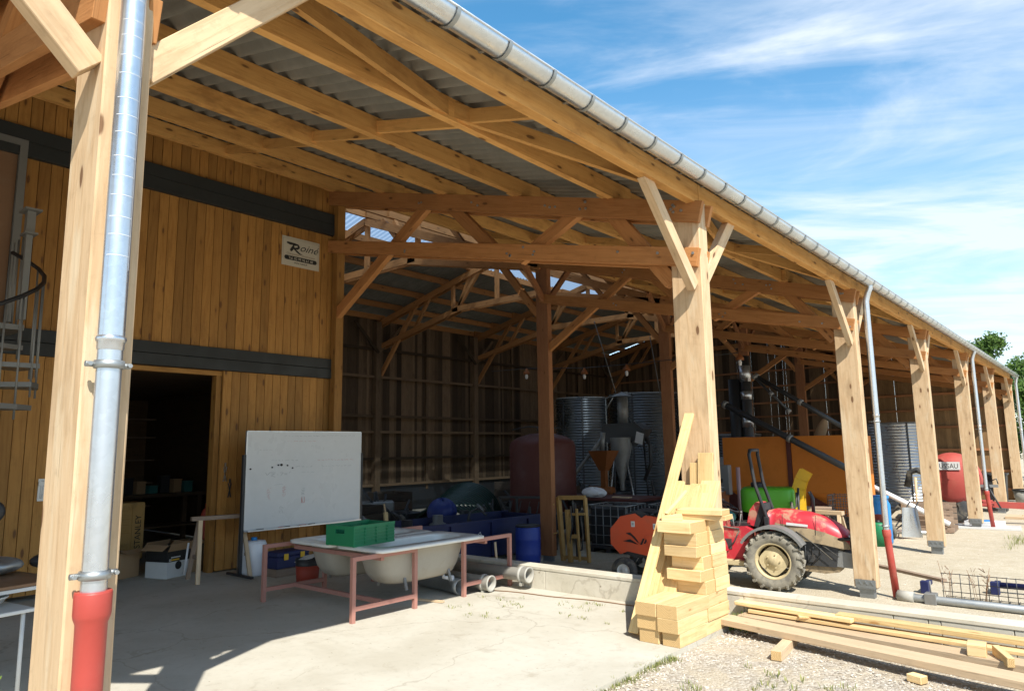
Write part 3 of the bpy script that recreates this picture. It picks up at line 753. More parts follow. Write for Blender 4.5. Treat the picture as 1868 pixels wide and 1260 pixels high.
# downpipes
def downpipe(y, px, base, kx=.0, swan=True, boot_top=1.11, tape=False, boot_dx=0.0):
    r = .05; py = y
    m = MB()
    top = GZ-GR+.03
    m.tube([(GX, py, top+.02), (GX, py, top-.06), (GX-.03, py, top-.12), (px+.02, py, top-.2), (px, py, top-.28), (px, py, 3.0), (px, py, 2.2), (px, py, 2.10)], r, 20, caps=False)
    m.tube([(px, py, 2.11), (px, py, 1.6), (px, py, boot_top-.03)], r-.003, 20, caps=False)
    m.lathe([(r-.001, 2.128), (r+.005, 2.124), (r+.008, 2.114), (r+.005, 2.104), (r+.001, 2.100), (r+.001, 2.075), (r-.003, 2.068)], (px, py, 0), n=24)
    p = m.build('downpipe', 'galv', barn)
    for zc in ((2.01, boot_top+.06) if swan else (2.01,)):
        m = MB(); m.lathe([(r, -.016), (r+.006, -.016), (r+.008, 0), (r+.006, .016), (r, .016)], (px, py, zc), n=20)
        for s_ in (-1, 1): m.tube([(px-.01, py+s_*(r+.0), zc), (px-.01, py+s_*(r+.035), zc)], .012, 8); m.tube([(px-.025, py+s_*(r+.025), zc), (px+.02, py+s_*(r+.025), zc)], .009, 6)
        m.tube([(px-.12, py, zc), (px-r, py, zc)], .006, 6)
        m.build('pipe_clamp', 'galvdull', p)
    if tape:
        m = MB()
        for i in range(15):
            z = 2.45+i*.088+random.uniform(-.012, .012)
            m.lathe([(r+.0008, z-.0012), (r+.0014, z), (r+.0008, z+.0012)], (px, py, 0), n=12, a0=-1.15, a1=.75)
        m.lathe([(r+.0006, 2.40), (r+.0006, 3.75)], (px, py, 0), n=2, a0=.72, a1=.78)
        m.build('tape_residue', 'whitebag', p)
    m = MB(); rb = .056
    A = V((px, py, boot_top)); Bq = V((px+boot_dx, py, base)); d = (A-Bq)
    def at_(h): return A-d*((boot_top-h)/(boot_top-base))
    m.tube([at_(boot_top), at_(boot_top-.008), at_(boot_top-.085), at_(boot_top-.10), at_(boot_top-.12), at_(boot_top-.3), at_(base)],
           [.064, .0665, .0665, .064, rb, rb*.97, rb*.96], 20)
    m.build('pipe_boot', 'redpvc', p)
downpipe(-B+.075, .245, -.05, boot_top=1.13, tape=True)
for k in (1, 3): downpipe(k*B+.30, .30, ZG+.02, boot_top=.26, boot_dx=.07)
downpipe(5*B+.22, .32, ZG+.02, boot_top=.3)

# workshop enclosure behind the gallery -------------------------------------------------
WX = -6.46
def boards(y0, y1, z0, z1, name='cladding', wx=WX, par=barn, mat='clad', wd=.132):
    m = MB(); y = y0
    while y < y1-.01:
        e = min(y+wd, y1)
        m.box(wx-.022+random.uniform(-.0015, .0015), wx+random.uniform(-.0025, .0025), y+.002, e-.004, z0, z1, grain=2, tone=random.random(), ch=.0025)
        y = e
    m.box(wx-.04, wx-.026, y0, y1, z0, z1, grain=2, tone=.1)
    return m.build(name, mat, par)
boards(-1.78, .15, .02, 2.85)
boards(-11, -4.2, .02, 2.85, wx=WX-.06)
boards(-11, .15, 3.13, 5.27)
boards(-11, .15, 5.60, 6.42)
sd = boards(-5.9, -3.86, .06, 2.83, 'sliding_door', wx=WX+.05)
m = MB(); m.box(WX+.052, WX+.062, -4.02, -3.95, 1.12, 1.38, ch=.004); m.tube([(WX+.07, -3.985, 1.15), (WX+.07, -3.985, 1.36)], .012, 8)
m.box(WX+.055, WX+.085, -4.02, -3.90, 1.30, 1.345); m.build('latch', 'enamel', sd)
for (z0, z1) in ((2.83, 3.15), (5.25, 5.62)):
    m = MB(); m.box(WX-.02, WX+.075, -11, .17, z0, z0+(z1-z0)*.5-.003, ch=.004); m.box(WX-.02, WX+.068, -11, .17, z0+(z1-z0)*.5+.003, z1, ch=.004)
    m.build('black_band', 'bandblack', barn)
m = MB(); m.box(WX-.14, WX-.04, -3.9, -1.78, 2.76, 2.826, grain=1); m.build('door_lintel', 'clad', barn)
m = MB(); m.box(WX-.18, WX-.045, -1.86, -1.785, .0, 2.76, grain=2); m.build('door_jamb', 'clad', barn)
m = MB(); m.box(-6.43, -6.29, .02, .17, 0, 5.95, grain=2, ch=.004); m.build('corner_post', 'clad', barn)
m = MB()
m.box(-13.6, WX-.04, .10, .145, 0, 7.0); m.box(-13.65, -13.6, -11, .15, 0, 7.6); m.box(-13.6, WX-.04, -11.05, -11, 0, 7.6)
m.build('workshop_wall', 'oldboard', barn)
m = MB(); m.box(-13.6, WX-.05, -11, .09, 2.86, 3.06); m.build('upper_floor', 'oldboard', barn)
# upstairs steel door frame by the spiral stair
m = MB(); m.box(WX+.005, WX+.09, -4.50, -4.42, 3.2, 5.44); m.box(WX+.005, WX+.09, -5.5, -4.50, 5.36, 5.44); fr = m.build('door_frame', 'stairgrey', barn)
m = MB(); m.box(WX+.002, WX+.03, -5.5, -4.505, 3.16, 5.355); m.build('dark_door', 'kraft', fr)
# sign
sg = thing('wall_sign', 'small cream contractor sign with black brush lettering under the black band', 'sign', (WX+.004, -.57, 4.835))
YD = (0, 1, 0)
m = MB(); m.box(0, .006, -.345, .345, -.24, .235, ch=.0015); m.build('sign_panel', 'beige', sg)
m = MB()
for a in ((-.325, .325, .205, .209), (-.325, .325, -.17, -.166)): 
    if a[2] > 0: m.box(.0062, .007, *a[:2], *a[2:])
m.box(.0062, .007, -.325, -.321, -.13, .209); m.box(.0062, .007, .321, .325, -.13, .209); m.build('sign_border', 'brownink', sg)
m = MB()
m.prism([(-.27, .13), (-.25, .15), (-.12, .145), (-.05, .135), (-.025, .10), (-.03, .07), (-.07, .045), (-.10, .05), (-.07, .03), (-.02, -.005), (.05, -.03), (-.03, -.025), (-.08, .0), (-.12, .03), (-.14, .045), (-.15, .02), (-.185, -.005), (-.205, .025), (-.17, .08), (-.15, .11), (-.2, .105), (-.25, .118)], (.0062, 0, 0), YD, (0, 0, 1), (.0012, 0, 0))
m.prism([(-.13, .10), (-.07, .11), (-.065, .085), (-.12, .07)], (.0075, 0, 0), YD, (0, 0, 1), (.0006, 0, 0), mi=1)
m.build('sign_emblem', ['ink', 'beige'], sg)
text('sign_text', 'oiné', .17, 'ink', sg, (.0078, .135, .035), YD, (0, 0, 1), shear=.45, squeeze=1.15)
text('sign_text', 'Charpentier Constructeur', .05, 'brownink', sg, (.0075, .0, -.055), YD, (0, 0, 1), squeeze=.98)
m = MB(); pl = []
for i in range(9): pl.append((.265+.035*math.sin(PI*i/8), -.108+.035*math.cos(PI*i/8)))
for i in range(9): pl.append((-.265-.035*math.sin(PI*i/8), -.108-.035*math.cos(PI*i/8)))
m.prism(pl, (.0062, 0, 0), YD, (0, 0, 1), (.001, 0, 0)); m.build('phone_bar', 'ink', sg)
text('sign_text', 'Tel. 02 99 96 61 48', .062, 'beige', sg, (.0078, 0, -.130), YD, (0, 0, 1), squeeze=.92)
text('sign_text', 'www.roine.fr', .045, 'ink', sg, (.0075, 0, -.19), YD, (0, 0, 1))

# trees beyond the end of the barn
def tree(label, loc, h, r, seed, group, n=2600):
    rnd = random.Random(seed)
    t = thing('tree', label, 'tree', loc, 0, group)
    m = MB()
    m.tube([(0, 0, 0), (.1, .05, h*.3), (.05, -.1, h*.6), (0, 0, h*.85)], [.22, .17, .1, .03], 10)
    lobes = []
    for i in range(16):
        a = rnd.uniform(0, 2*PI); zz_ = h*rnd.uniform(.3, .93); q = r*(1-.65*max(0, (zz_/h-.4)/.6))*rnd.uniform(.35, .95)
        c = V((q*math.cos(a), q*math.sin(a), zz_)); lobes.append((c, r*rnd.uniform(.22, .42)))
        m.tube([(0, 0, zz_*.7), tuple(V((0, 0, zz_*.75)).lerp(c, .5)+V((0, 0, .1))), tuple(c)], [.07, .045, .015], 6)
    m.build('trunk', 'bark', t)
    m = MB()
    for i in range(n):
        c, lr = rnd.choice(lobes)
        d = V((rnd.gauss(0, 1), rnd.gauss(0, 1), rnd.gauss(0, .8))).normalized()*lr*rnd.uniform(.35, 1.1)
        p = c+d
        for k in range(4):
            pc = p+V((rnd.gauss(0, .12), rnd.gauss(0, .12), rnd.gauss(0, .12))); s_ = rnd.uniform(.06, .12)
            u = V((rnd.gauss(0, 1), rnd.gauss(0, 1), rnd.gauss(0, 1))).normalized(); v_ = u.orthogonal().normalized()
            b = len(m.v); m.v += [pc-u*s_, pc+v_*s_*.55, pc+u*s_, pc-v_*s_*.55]; m.face([b, b+1, b+2, b+3], None, rnd.random())
    m.build('crown', 'leaf', t)
TG = 'trees past the far end of the barn'
#==PART3==
tree('slim leafy green tree whose pointed top clears the gutter farthest left', (-2.1, 43, ZG), 8.9, 1.9, 3, TG)
tree('broad leafy green tree with a ragged crown just right of the gutter end', (-.1, 39.5, ZG), 7.0, 2.1, 5, TG)
tree('low bushy green tree touching the right edge by the last downpipe', (1.2, 36, ZG), 6.4, 2.5, 8, TG, 3600)
tree('dense green tree filling in behind the two nearer crowns', (1.6, 50, ZG), 8.0, 3.5, 11, TG, 2400)

X_, Y_, Z_ = V((1, 0, 0)), V((0, 1, 0)), V((0, 0, 1))
# ---------------------------------------------------------------- lumber stack at the second post
LG = 'squared timber offcuts stacked on the slab corner'
def block(x0, x1, y0, y1, z0, z1, rz, label, mat='fresh', name='timber_block'):
    m = MB(); m.endmi = 1; c = V(((x0+x1)/2, (y0+y1)/2, z0))
    m.box(x0-c.x, x1-c.x, y0-c.y, y1-c.y, 0, z1-z0-.001, grain=1 if y1-y0 > x1-x0 else 0, ch=.003)
    o = m.build(name, [mat, 'endgrain'], None, loc=c, rotz=rz); tag(o, label, 'timber block', LG); return o
H_ = .112
low = [('bottom', 'left'), ('bottom', 'right'), ('second', 'left'), ('second', 'right'), ('third', 'left'), ('third', 'right')]
for i in range(3):
    z = i*H_+.001
    nm = ('lowest course', 'second course', 'third course')[i]
    j = random.uniform(-.006, .006)
    block(-.0+.015*(i == 0), .20, -1.30+.02*i*(i != 2)+.03*(i == 0), -.62, z, z+H_, j, 'pale squared timber at front left of stack, %s' % nm)
    block(.206+.03*(i == 0), .40, -1.27-.03*(i > 0), -.78+.04*i, z, z+H_, j*1.5, 'pale squared timber at front right of stack, %s' % nm)
    block(.206, .395+.012*(i % 2), -.775+.04*i, -.30, z, z+H_, -j, 'pale squared timber at back right of stack, %s' % nm)
    block(.0, .20, -.615, -.20, z, z+H_, j, 'pale squared timber at back left of stack, hidden in %s' % nm)
hs_ = [.115, .095, .115, .095, .115, .10]
z = 3*H_+.001
for i in range(6):
    nm = ('fourth', 'fifth', 'sixth', 'seventh', 'eighth', 'ninth')[i]; h = hs_[i]
    jx = (-.0, .015, -.015, .01, -.01, -.03)[i]; rz = random.uniform(-.02, .02)
    yf = (-.78, -.80, -.77, -.82, -.78, -.84)[i] if i < 5 else -.86
    block(.03+jx+(.045 if i in (0, 2) else 0), .395-.012*i, yf+(.05 if i in (0, 2) else 0), -.55, z, z+h, rz, 'short squared timber at the front of the %s course of the stack' % nm, 'fresh')
    block(.10+jx, .40-.008*i, -.545, -.24, z, z+h, -rz, 'short squared timber at the back of the %s course of the stack' % nm, 'fresh')
    z += h
block(-.02, .17, -.80, -.62, z, z+.05, .5, 'small offcut lying across the top of the stack, farthest left')
block(.08, .52, -.58, -.36, z, z+.045, .12, 'flat board offcut overhanging the right side of the stack top, lower one')
block(.06, .50, -.60, -.38, z+.046, z+.095, .08, 'flat board offcut overhanging the right side of the stack top, upper one')
# leaning boards
BG = 'boards leaning on the second post'
def lean(p, q, wd, th, label, mat='osb', up=(0, -1, .3)):
    m = MB(); p = V(p); q = V(q); c = p.copy(); m.beam(p-c, q-c, th, wd, up=up, ch=.003) if False else m.beam(p-c, q-c, wd, th, up=up, ch=.002)
    o = m.build('leaning_board', mat, None, loc=c); tag(o, label, 'board', BG)
lean((-.10, -1.18, .03), (-.02, -.05, 1.98), .10, .03, 'longest narrow pale board leaning highest up the post')
lean((-.15, -1.0, .02), (-.11, -.22, 1.30), .17, .03, 'broad pale board leaning left of the longest one, foot on the slab')
lean((-.03, -.96, .02), (.0, -.20, 1.26), .27, .03, 'wide rough sawn board leaning behind the stack, catching its shadow')
lean((.10, -.62, .34), (.12, -.14, 1.27), .22, .035, 'wide rough board standing on the stack, middle of three')
lean((.20, -.40, .90), (.20, -.10, 1.30), .19, .03, 'rough board end standing behind the top offcuts on the right')
lean((.13, -.16, .40), (.13, -.04, 1.58), .16, .03, 'upright smooth yellow board against the post, taller and right of its neighbour', up=(0, -1, 0))
lean((-.0, -.13, .40), (-.0, -.03, 1.48), .10, .03, 'upright smooth yellowish board against the post, left of the tall one', up=(0, -1, 0))
lean((.06, -.78, 1.02), (.13, -.50, 1.22), .04, .04, 'short thin stick lying tilted on top of the stack')
m = MB(); m.prism([(0, 0), (.09, 0), (.085, .30), (.07, .36), (.03, .38), (.0, .33)], (0, 0, 0), X_, Z_, (0, .06, 0))
o = m.build('wooden_stake', 'greywood', None, loc=(-.17, -.13, 0)); tag(o, 'grey weathered wooden stub standing against the low wall behind the boards', 'stake')

# ---------------------------------------------------------------- planks on the gravel
PG = 'planks lying on the gravel along the low wall'
def plank(p, q, wd, th, mat, label):
    m = MB(); c = V(p); m.beam((0, 0, 0), V(q)-c, wd, th, ch=.004); o = m.build('plank', mat, None, loc=c); tag(o, label, 'plank', PG)
plank((.36, -.36, .062), (4.3, -1.12, .062), .21, .055, 'plank', 'thick brown plank nearest the camera on the gravel')
plank((.46, -.14, .062), (4.3, -.60, .062), .19, .055, 'plank', 'brown plank lying directly behind the nearest plank')
plank((.52, -.08, .115), (4.2, -.33, .115), .13, .03, 'fresh', 'thin pale plank bridging the back of the brown planks')
plank((.38, -.055, .165), (1.45, -.16, .165), .12, .035, 'fresh', 'short pale yellow plank topmost by the grass clump')
plank((1.30, -.09, .175), (4.2, -.22, .175), .12, .04, 'osb', 'long pale yellow rough plank on top along the low wall')
def bl(p, q, wd, th, mat, label, name='timber_block'):
    m = MB(); m.endmi = 1; c = V(p); m.beam((0, 0, 0), V(q)-c, wd, th, ch=.003); o = m.build(name, [mat, 'endgrain'], None, loc=c); tag(o, label, 'timber block', 'loose blocks about the gravel planks'); return o
bl((1.08, -.98, -.005), (1.0, -.30, -.005), .085, .075, 'plank', 'square grey bearer poking out from under the planks')
bl((3.0, -1.35, -.005), (2.98, -.35, -.005), .085, .075, 'greywood', 'square bearer under the far end of the planks')
bl((.60, -.30, .0), (.62, -.05, .0), .07, .06, 'greywood', 'short bearer hidden under the left plank ends')
bl((2.00, -.86, -.015), (2.10, -.90, -.015), .08, .05, 'fresh', 'small pale offcut lying alone on the gravel in front of the planks')
bl((2.30, -.38, .13), (2.42, -.37, .13), .16, .08, 'fresh', 'pale offcut block standing on the planks by the right edge')
bl((2.47, -.32, .13), (2.58, -.52, .10), .05, .07, 'fresh', 'tilted wedge offcut on the planks farthest right')
bl((1.0, -.10, .14), (1.06, -.20, .14), .10, .018, 'fresh', 'thin shim under the topmost pale plank')

# ---------------------------------------------------------------- bath tubs on iron frame
fr = thing('tub_frame', 'faded red iron stand of square tube holding the two bathtubs', 'stand', (-3.3, -1.2, 0))
def fb(name, segs, w_=.042):
    m = MB()
    for p, q in segs: m.beam(V(p)-V((-3.3, -1.2, 0)), V(q)-V((-3.3, -1.2, 0)), w_, w_)
    return m.build(name, 'pinkiron', fr)
zt = .60
for (x, y) in ((-2.5, -2.40), (-2.5, -1.60), (-2.5, -.86), (-2.5, -.06), (-4.12, -2.40), (-4.12, -1.60), (-4.12, -.86), (-4.12, -.06)):
    fb('leg', [((x, y, 0), (x, y, zt+.02))])
for x in (-2.5, -4.12):
    for (a, b) in ((-2.4, -1.6), (-.86, -.06)):
        fb('top_rail', [((x, a+.021, zt), (x, b-.021, zt))]); fb('low_rail', [((x, a+.021, .13), (x, b-.021, .13))])
for y in (-2.0, -.46): fb('cross_rail', [((-2.521, y, .13), (-4.10, y, .13))])
for y in (-2.02, -.46): fb('cross_rail', [((-2.521, y, zt-.04), (-4.10, y, zt-.04))])
def tub(loc, label, shell):
    t = thing('bathtub', label, 'bathtub', loc, 0, 'old bathtubs on the red iron stand')
    Lx, Ly = .405, .775
    def ring(hx, hy, z, yo=0, k=4.0, n=48):
        out = []
        for i in range(n):
            a = 2*PI*i/n; c, s_ = math.cos(a), math.sin(a)
            r = (abs(c)**k+abs(s_)**k)**(-1/k); out.append(V((hx*r*c, yo+hy*r*s_, z)))
        return out
    prof = [(k_[0]*.80, *k_[1:]) for k_ in [(.30, .62, -.002, 0, 5), (.295, .61, -.05, 0, 4.5), (.285, .585, -.16, .0, 4), (.27, .55, -.27, .0, 3.6), (.24, .49, -.355, .01, 3.2), (.20, .42, -.385, .01, 3), (.1, .2, -.39, .01, 2.6), (.005, .01, -.39, .01, 2)]]
    m = MB()
    def loft(rings, flip, mi):
        b = len(m.v); n = len(rings[0])
        for r_ in rings: m.v += r_
        for i in range(len(rings)-1):
            for k in range(n):
                k2 = (k+1) % n; q = [b+i*n+k, b+i*n+k2, b+(i+1)*n+k2, b+(i+1)*n+k]
                m.face(q if flip else q[::-1], None, .5, mi, True)
    loft([ring(a+.02, c+.02, z-.01, yo, k) for a, c, z, yo, k in prof], True, 1)
    m.build('tub_body', ['enamel', shell], t)
    m = MB()
    loft([ring(.235, .60, .004, 0, 5), ring(.23, .59, -.03, 0, 5)]+[ring(a, c, z, yo, k) for a, c, z, yo, k in prof[2:]], False, 0)
    m.build('tub_basin', 'enamel', t)
    m = MB()
    loft([ring(.235, .60, .004, 0, 5), ring(.25, .615, .014, 0, 6), ring(.385, .745, .016, 0, 14), ring(Lx, Ly, .008, 0, 18), ring(Lx, Ly, -.022, 0, 18), ring(Lx-.012, Ly-.012, -.024, 0, 18), ring(.255, .63, -.016, 0, 6)], False, 0)
    m.build('tub_rim', 'enamel', t)
    m = MB(); m.tube([(.02, .45, -.40), (.02, .45, -.455), (.10, .48, -.46)], .022, 10); m.tube([(.08, .48, -.46), (.13, .5, -.46)], .03, 10); m.build('drain', 'whitebag', t)
    for sx in (-1, 1):
        for yy in (-.3, .35):
            m = MB(); m.beam((sx*.2, yy, -.33), (sx*.24, yy, -.46), .03, .02); m.build('foot', 'greysteel', t)
    return t
tub((-2.80, -1.36, .647), 'nearer white bathtub with cream outside, right side facing the sun', 'tubshell')
tub((-3.63, -1.40, .647), 'farther white bathtub behind, half hidden by the green crate', 'tubshell')
# green crate
cr = thing('plastic_crate', 'green slatted plastic crate standing on the bathtub rims', 'crate', (-3.06, -1.88, .665), R(6))
cw, cl, chh = .20, .30, .205
m = MB(); m.box(-cw, cw, -cl, cl, 0, .012); m.build('crate_floor', 'greenplastic', cr)
def cwall(name, p, d, L_):
    m = MB(); p = V(p); d = V(d); nrm = d.cross(Z_)
    for z in (.006, .05, .085, .12, .155, .190):
        h = .012 if z not in (.006, .190) else .022
        m.beam(p+Z_*z, p+d*L_+Z_*z, .024, h)
    k = int(L_/.05)
    for i in range(0, k+1, 3): m.beam(p+d*(L_*i/k)+Z_*.0, p+d*(L_*i/k)+Z_*chh, .014, .027, up=nrm)
    m.beam(p+Z_*.10, p+d*L_+Z_*.10, .003, .17)
    m.beam(p+Z_*(chh), p+d*L_+Z_*(chh), .034, .012)
    for i in range(k): 
        m.beam(p+d*(L_*(i+.5)/k)+Z_*.06, p+d*(L_*(i+.5)/k)+Z_*.19, .005, .003, up=nrm)
    m.build(name, 'greenplastic', cr)
cwall('crate_side', (-cw, -cl, 0), (0, 1, 0), 2*cl); cwall('crate_side', (cw, -cl, 0), (0, 1, 0), 2*cl)
for s_ in (-1, 1):
    m = MB(); m.box(-cw, cw, s_*cl-.006, s_*cl+.006, 0, .125); m.box(-cw, -.07, s_*cl-.006, s_*cl+.006, .125, .205); m.box(.07, cw, s_*cl-.006, s_*cl+.006, .125, .205); m.box(-.07, .07, s_*cl-.006, s_*cl+.006, .17, .205); m.build('crate_end', 'greenplastic', cr)

# grey drain pipes on the slab
def drain(p, q, r, label):
    c = V(p); d = (V(q)-c); L_ = d.length; d.normalize()
    t = thing('drain_pipe', label, 'pipe', c, 0, 'grey drain pipes lying behind the bathtubs')
    m = MB(); m.lathe([(r-.006, 0), (r, 0), (r, L_-.16), (r+.012, L_-.15), (r+.012, L_-.02), (r+.018, L_-.015), (r+.018, L_), (r+.002, L_), (r-.004, L_-.02), (r-.006, L_-.15), (r-.006, 0)], (0, 0, 0), d, 24)
    m.build('pipe_body', 'pvcgrey', t)
    m = MB(); m.lathe([(r+.013, L_-.13), (r+.022, L_-.12), (r+.022, L_-.10), (r+.013, L_-.09)], (0, 0, 0), d, 24)
    a = V((0, 0, 0))+d*(L_-.1); s_ = d.cross(Z_).normalized(); m.beam(a-Z_*(r+.01)+s_*.03, a-Z_*(r+.05)+s_*.03, .05, .03, up=d); m.build('pipe_clip', 'pvcgrey', t)
drain((-3.5, -.20, .17), (-2.13, -.13, .17), .075, 'longer grey drain pipe with its open end against the low wall')
drain((-3.3, -.60, .14), (-2.40, -.50, .10), .075, 'shorter grey drain pipe with its open end nearer the tub frame')
m = MB(); m.lathe([(.08, 0), (.08, .7), (.088, .7), (.088, .82), (.08, .82), (.078, .4)], (0, 0, 0), (1, -.12, 0), 24); o = m.build('drain_pipe', 'galvdull', None, loc=(-3.4, -.72, .09)); tag(o, 'fat grey metal duct lying in shadow right under the near bathtub', 'pipe', 'grey drain pipes lying behind the bathtubs')
m = MB(); m.beam((0, 0, .01), (.5, .12, .014), .05, .018); o = m.build('wood_slat', 'plank', None, loc=(-2.95, -1.35, 0)); tag(o, 'thin wooden slat on the slab under the near bathtub', 'slat')
m = MB()
pts = [(-2.45+t*.16+.0, -.42+.36*(t/14)**.8+.02*math.sin(t), .006) for t in range(15)]
m.tube(pts, .006, 6); o = m.build('cable', 'kraft', None, origin=True); tag(o, 'thin brown cable trailing along the foot of the low wall', 'cable')
# broom handles behind the tub
for i, (x, y, l, dxx) in enumerate(((-3.05, .42, .92, -.1), (-3.9, .35, .72, -.05), (-4.1, .38, .70, -.12))):
    m = MB(); m.tube([(0, 0, 0), (dxx, -.02, l+.3)], .016, 8); o = m.build('broom_stick', 'plank', None, loc=(x, y, -.8)); tag(o, ('longest tool handle leaning out behind the low wall by the tub frame', 'middle tool handle leaning behind the low wall', 'leftmost tool handle leaning behind the low wall')[i], 'tool handle', 'tool handles behind the low wall')

# ---------------------------------------------------------------- whiteboard
wb = thing('whiteboard', 'large white marker board on a black stand, faint red and grey notes', 'whiteboard', (-5.7, -.85, 0))
m = MB(); m.box(-.012, .012, -.95, .95, .62, 1.935, ch=.003); m.build('board_panel', 'white', wb)
m = MB()
for (a, b, c_, d_) in ((-.955, .955, 1.932, 1.946), (-.955, .955, .598, .622)): m.box(-.014, .018, a, b, c_, d_)
for y in (-.953, .953): m.box(-.014, .018, y-.008, y+.008, .6, 1.94)
m.build('board_frame', 'alu', wb)
m = MB(); m.box(.018, .085, -.93, .93, .60, .608); m.box(.08, .085, -.93, .93, .608, .62); m.build('pen_tray', 'alu', wb)
for y in (-.975, .975):
    m = MB(); m.box(-.025, .02, y-.02, y+.02, .05, 1.62); m.build('stand_post', 'black', wb)
    m = MB(); m.box(-.32, .32, y-.02, y+.02, .03, .06); m.build('stand_foot', 'black', wb)
m = MB()
for y, c in ((-.78, 0), (-.45, 1), (-.38, 0), (-.12, 1), (.03, 0)):
    m.beam((.05, y, .617), (.05, y+.1, .617), .02, .018, mi=c)
m.build('marker_pen', ['ink', 'inkred'], wb)
def scrib(lines, mat, name='board_writing', w_=.0055):
    m = MB()
    for ln in lines:
        for (a, b), (c, d) in zip(ln[:-1], ln[1:]): m.beam((.0128, a, b), (.0128, c, d), .0016, w_, up=(0, -(d-b), (c-a)) if abs(c-a)+abs(d-b) > 0 else (0, 0, 1))
    m.build(name, mat, wb)
# map: zoom picture coords -> board (y,z)
def bp(u, v): return (-.95+1.9*(u-262)/(1357-262), 1.935-1.32*(v-140+ (u-262)*-.012)/(1110-140-(u-262)*.09))
m = MB()
for (u, v, r_) in ((298, 512, .012), (486, 498, .011), (540, 476, .012), (568, 474, .018), (623, 480, .011), (671, 505, .011)):
    a, b = bp(u, v); m.tube([(.0125, a, b), (.022, a, b)], r_, 14)
m.build('magnet', 'ink', wb)
rs = random.Random(4)
def squig(u0, u1, v, amp=6, st=9):
    out = []; u = u0
    while u < u1:
        seg = []
        for _ in range(rs.randint(3, 6)):
            seg.append(bp(u, v+rs.uniform(-amp, amp))); u += st*rs.uniform(.5, 1.1)
        out.append(seg); u += st*.9
    return out
scrib(squig(590, 900, 186)+squig(950, 1280, 184, 4), 'inkgrey', w_=.003)
scrib(squig(620, 880, 240, 5), 'inkred', w_=.002)
scrib(squig(370, 490, 325, 5)+squig(480, 720, 428, 6)+squig(700, 870, 492, 6)+squig(760, 850, 548, 3), 'inkgrey', w_=.003)
scrib(squig(910, 1280, 428, 6), 'inkred', w_=.003); scrib(squig(950, 1220, 488, 5), 'inkgrey', w_=.003)
scrib([[bp(430, 550), bp(445, 575), bp(470, 548), bp(520, 550)], [bp(480, 560), bp(510, 562), bp(480, 580), bp(515, 592)], [bp(560, 550), bp(588, 552), bp(565, 580)], [bp(598, 560), bp(625, 560)], [bp(598, 570), bp(625, 570)], [bp(640, 555), bp(655, 540)], [bp(535, 570), bp(540, 572)]], 'inkgrey', w_=.005)
for (u, v0, v1) in ((465, 700, 820), (600, 680, 790), (778, 705, 770)):
    scrib([[bp(u+rs.uniform(-20, 20), v0+(v1-v0)*i/14), bp(u+rs.uniform(-20, 20), v0+(v1-v0)*(i+.6)/14)] for i in range(14)], 'inkred' if u != 778 else 'inkgrey', w_=.003)
scrib([[bp(768, 795), bp(764, 850), bp(792, 850), bp(790, 795)], [bp(768, 800), bp(775, 845)]], 'inkred', w_=.007)
scrib([[bp(562, 900), bp(575, 880), bp(592, 898)], [bp(560, 950), bp(570, 920)], [bp(585, 918), bp(598, 950)]], 'inkgrey', w_=.004)
scrib([[bp(510, 672), bp(560, 664), bp(590, 668)]], 'inkgrey', w_=.003)

# ---------------------------------------------------------------- sawhorse, boxes, workshop items
sh = thing('sawhorse', 'bare wooden sawhorse standing at the workshop door beside the whiteboard', 'sawhorse', (-5.95, -1.98, 0), R(-12))
m = MB(); m.beam((0, -.38, .80), (0, .36, .80), .09, .05); m.build('top_bar', 'greywood', sh)
for sx in (-1, 1):
    for sy_ in (-1, 1):
        m = MB(); m.beam((sx*.02, sy_*.27, .79), (sx*.26, sy_*.33, 0), .04, .05, up=(0, 1, 0)); m.build('leg', 'greywood' if sx < 0 else 'plank', sh)
for sy_ in (-1, 1):
    m = MB(); m.beam((-.17, sy_*.3, .3), (.17, sy_*.3, .3), .02, .04); m.build('brace', 'greywood', sh)
cab = thing('tool_cabinet', 'yellow steel tool cabinet with many drawers inside the dark workshop', 'cabinet', (-8.25, -2.55, 0))
m = MB(); m.box(-.25, .22, -.45, .43, .1, .93, ch=.01); m.build('cabinet_body', 'ochre', cab)
zz_ = .88
for h in (.06, .07, .07, .08, .12, .16, .16):
    m = MB(); m.box(.222, .24, -.43, .22, zz_-h+.012, zz_, ch=.003); m.box(.24, .252, -.40, .2, zz_-.016, zz_-.008); m.build('drawer', 'ochre', cab); zz_ -= h
m = MB(); m.box(.222, .236, .25, .42, .12, .90); m.build('side_panel', 'ochre', cab)
text('cabinet_lettering', 'STANLEY', .12, 'ink', cab, (.2375, .375, .5), (0, 0, 1), (0, -1, 0))
bx = thing('printed_box', 'black and pale grey printed carton with open flaps by the workshop door', 'box', (-6.75, -2.30, 0), R(20))
m = MB(); m.box(-.19, .19, -.2, .2, 0, .21); m.box(-.19, .19, -.2, .2, .211, .37, mi=1)
m.build('carton', ['white', 'ink'], bx)
for q_ in (((.0, -.24, .40), V((.19, 0, 0)), V((0, .05, .03)), V((0, 0, .003))), ((-.22, 0, .41), V((.04, 0, .05)), V((0, .2, 0)), V((.003, 0, 0))), ((.225, 0, .40), V((.03, 0, .05)), V((0, .2, 0)), V((.003, 0, -.001))), ((0, .24, .40), V((.19, 0, 0)), V((0, .05, .03)), V((0, 0, .003)))): m = MB(); m.obox(*q_); m.build('flap', 'card', bx)
m = MB()
for (a, b, c, d, k) in ((-.14, .02, .26, .275, 0), (-.16, .0, .225, .245, 1), (-.17, -.13, .22, .25, 0)): m.box(.1905, .192, a, b, c, d, mi=k)
m.build('carton_print', ['white', 'yellow'], bx)
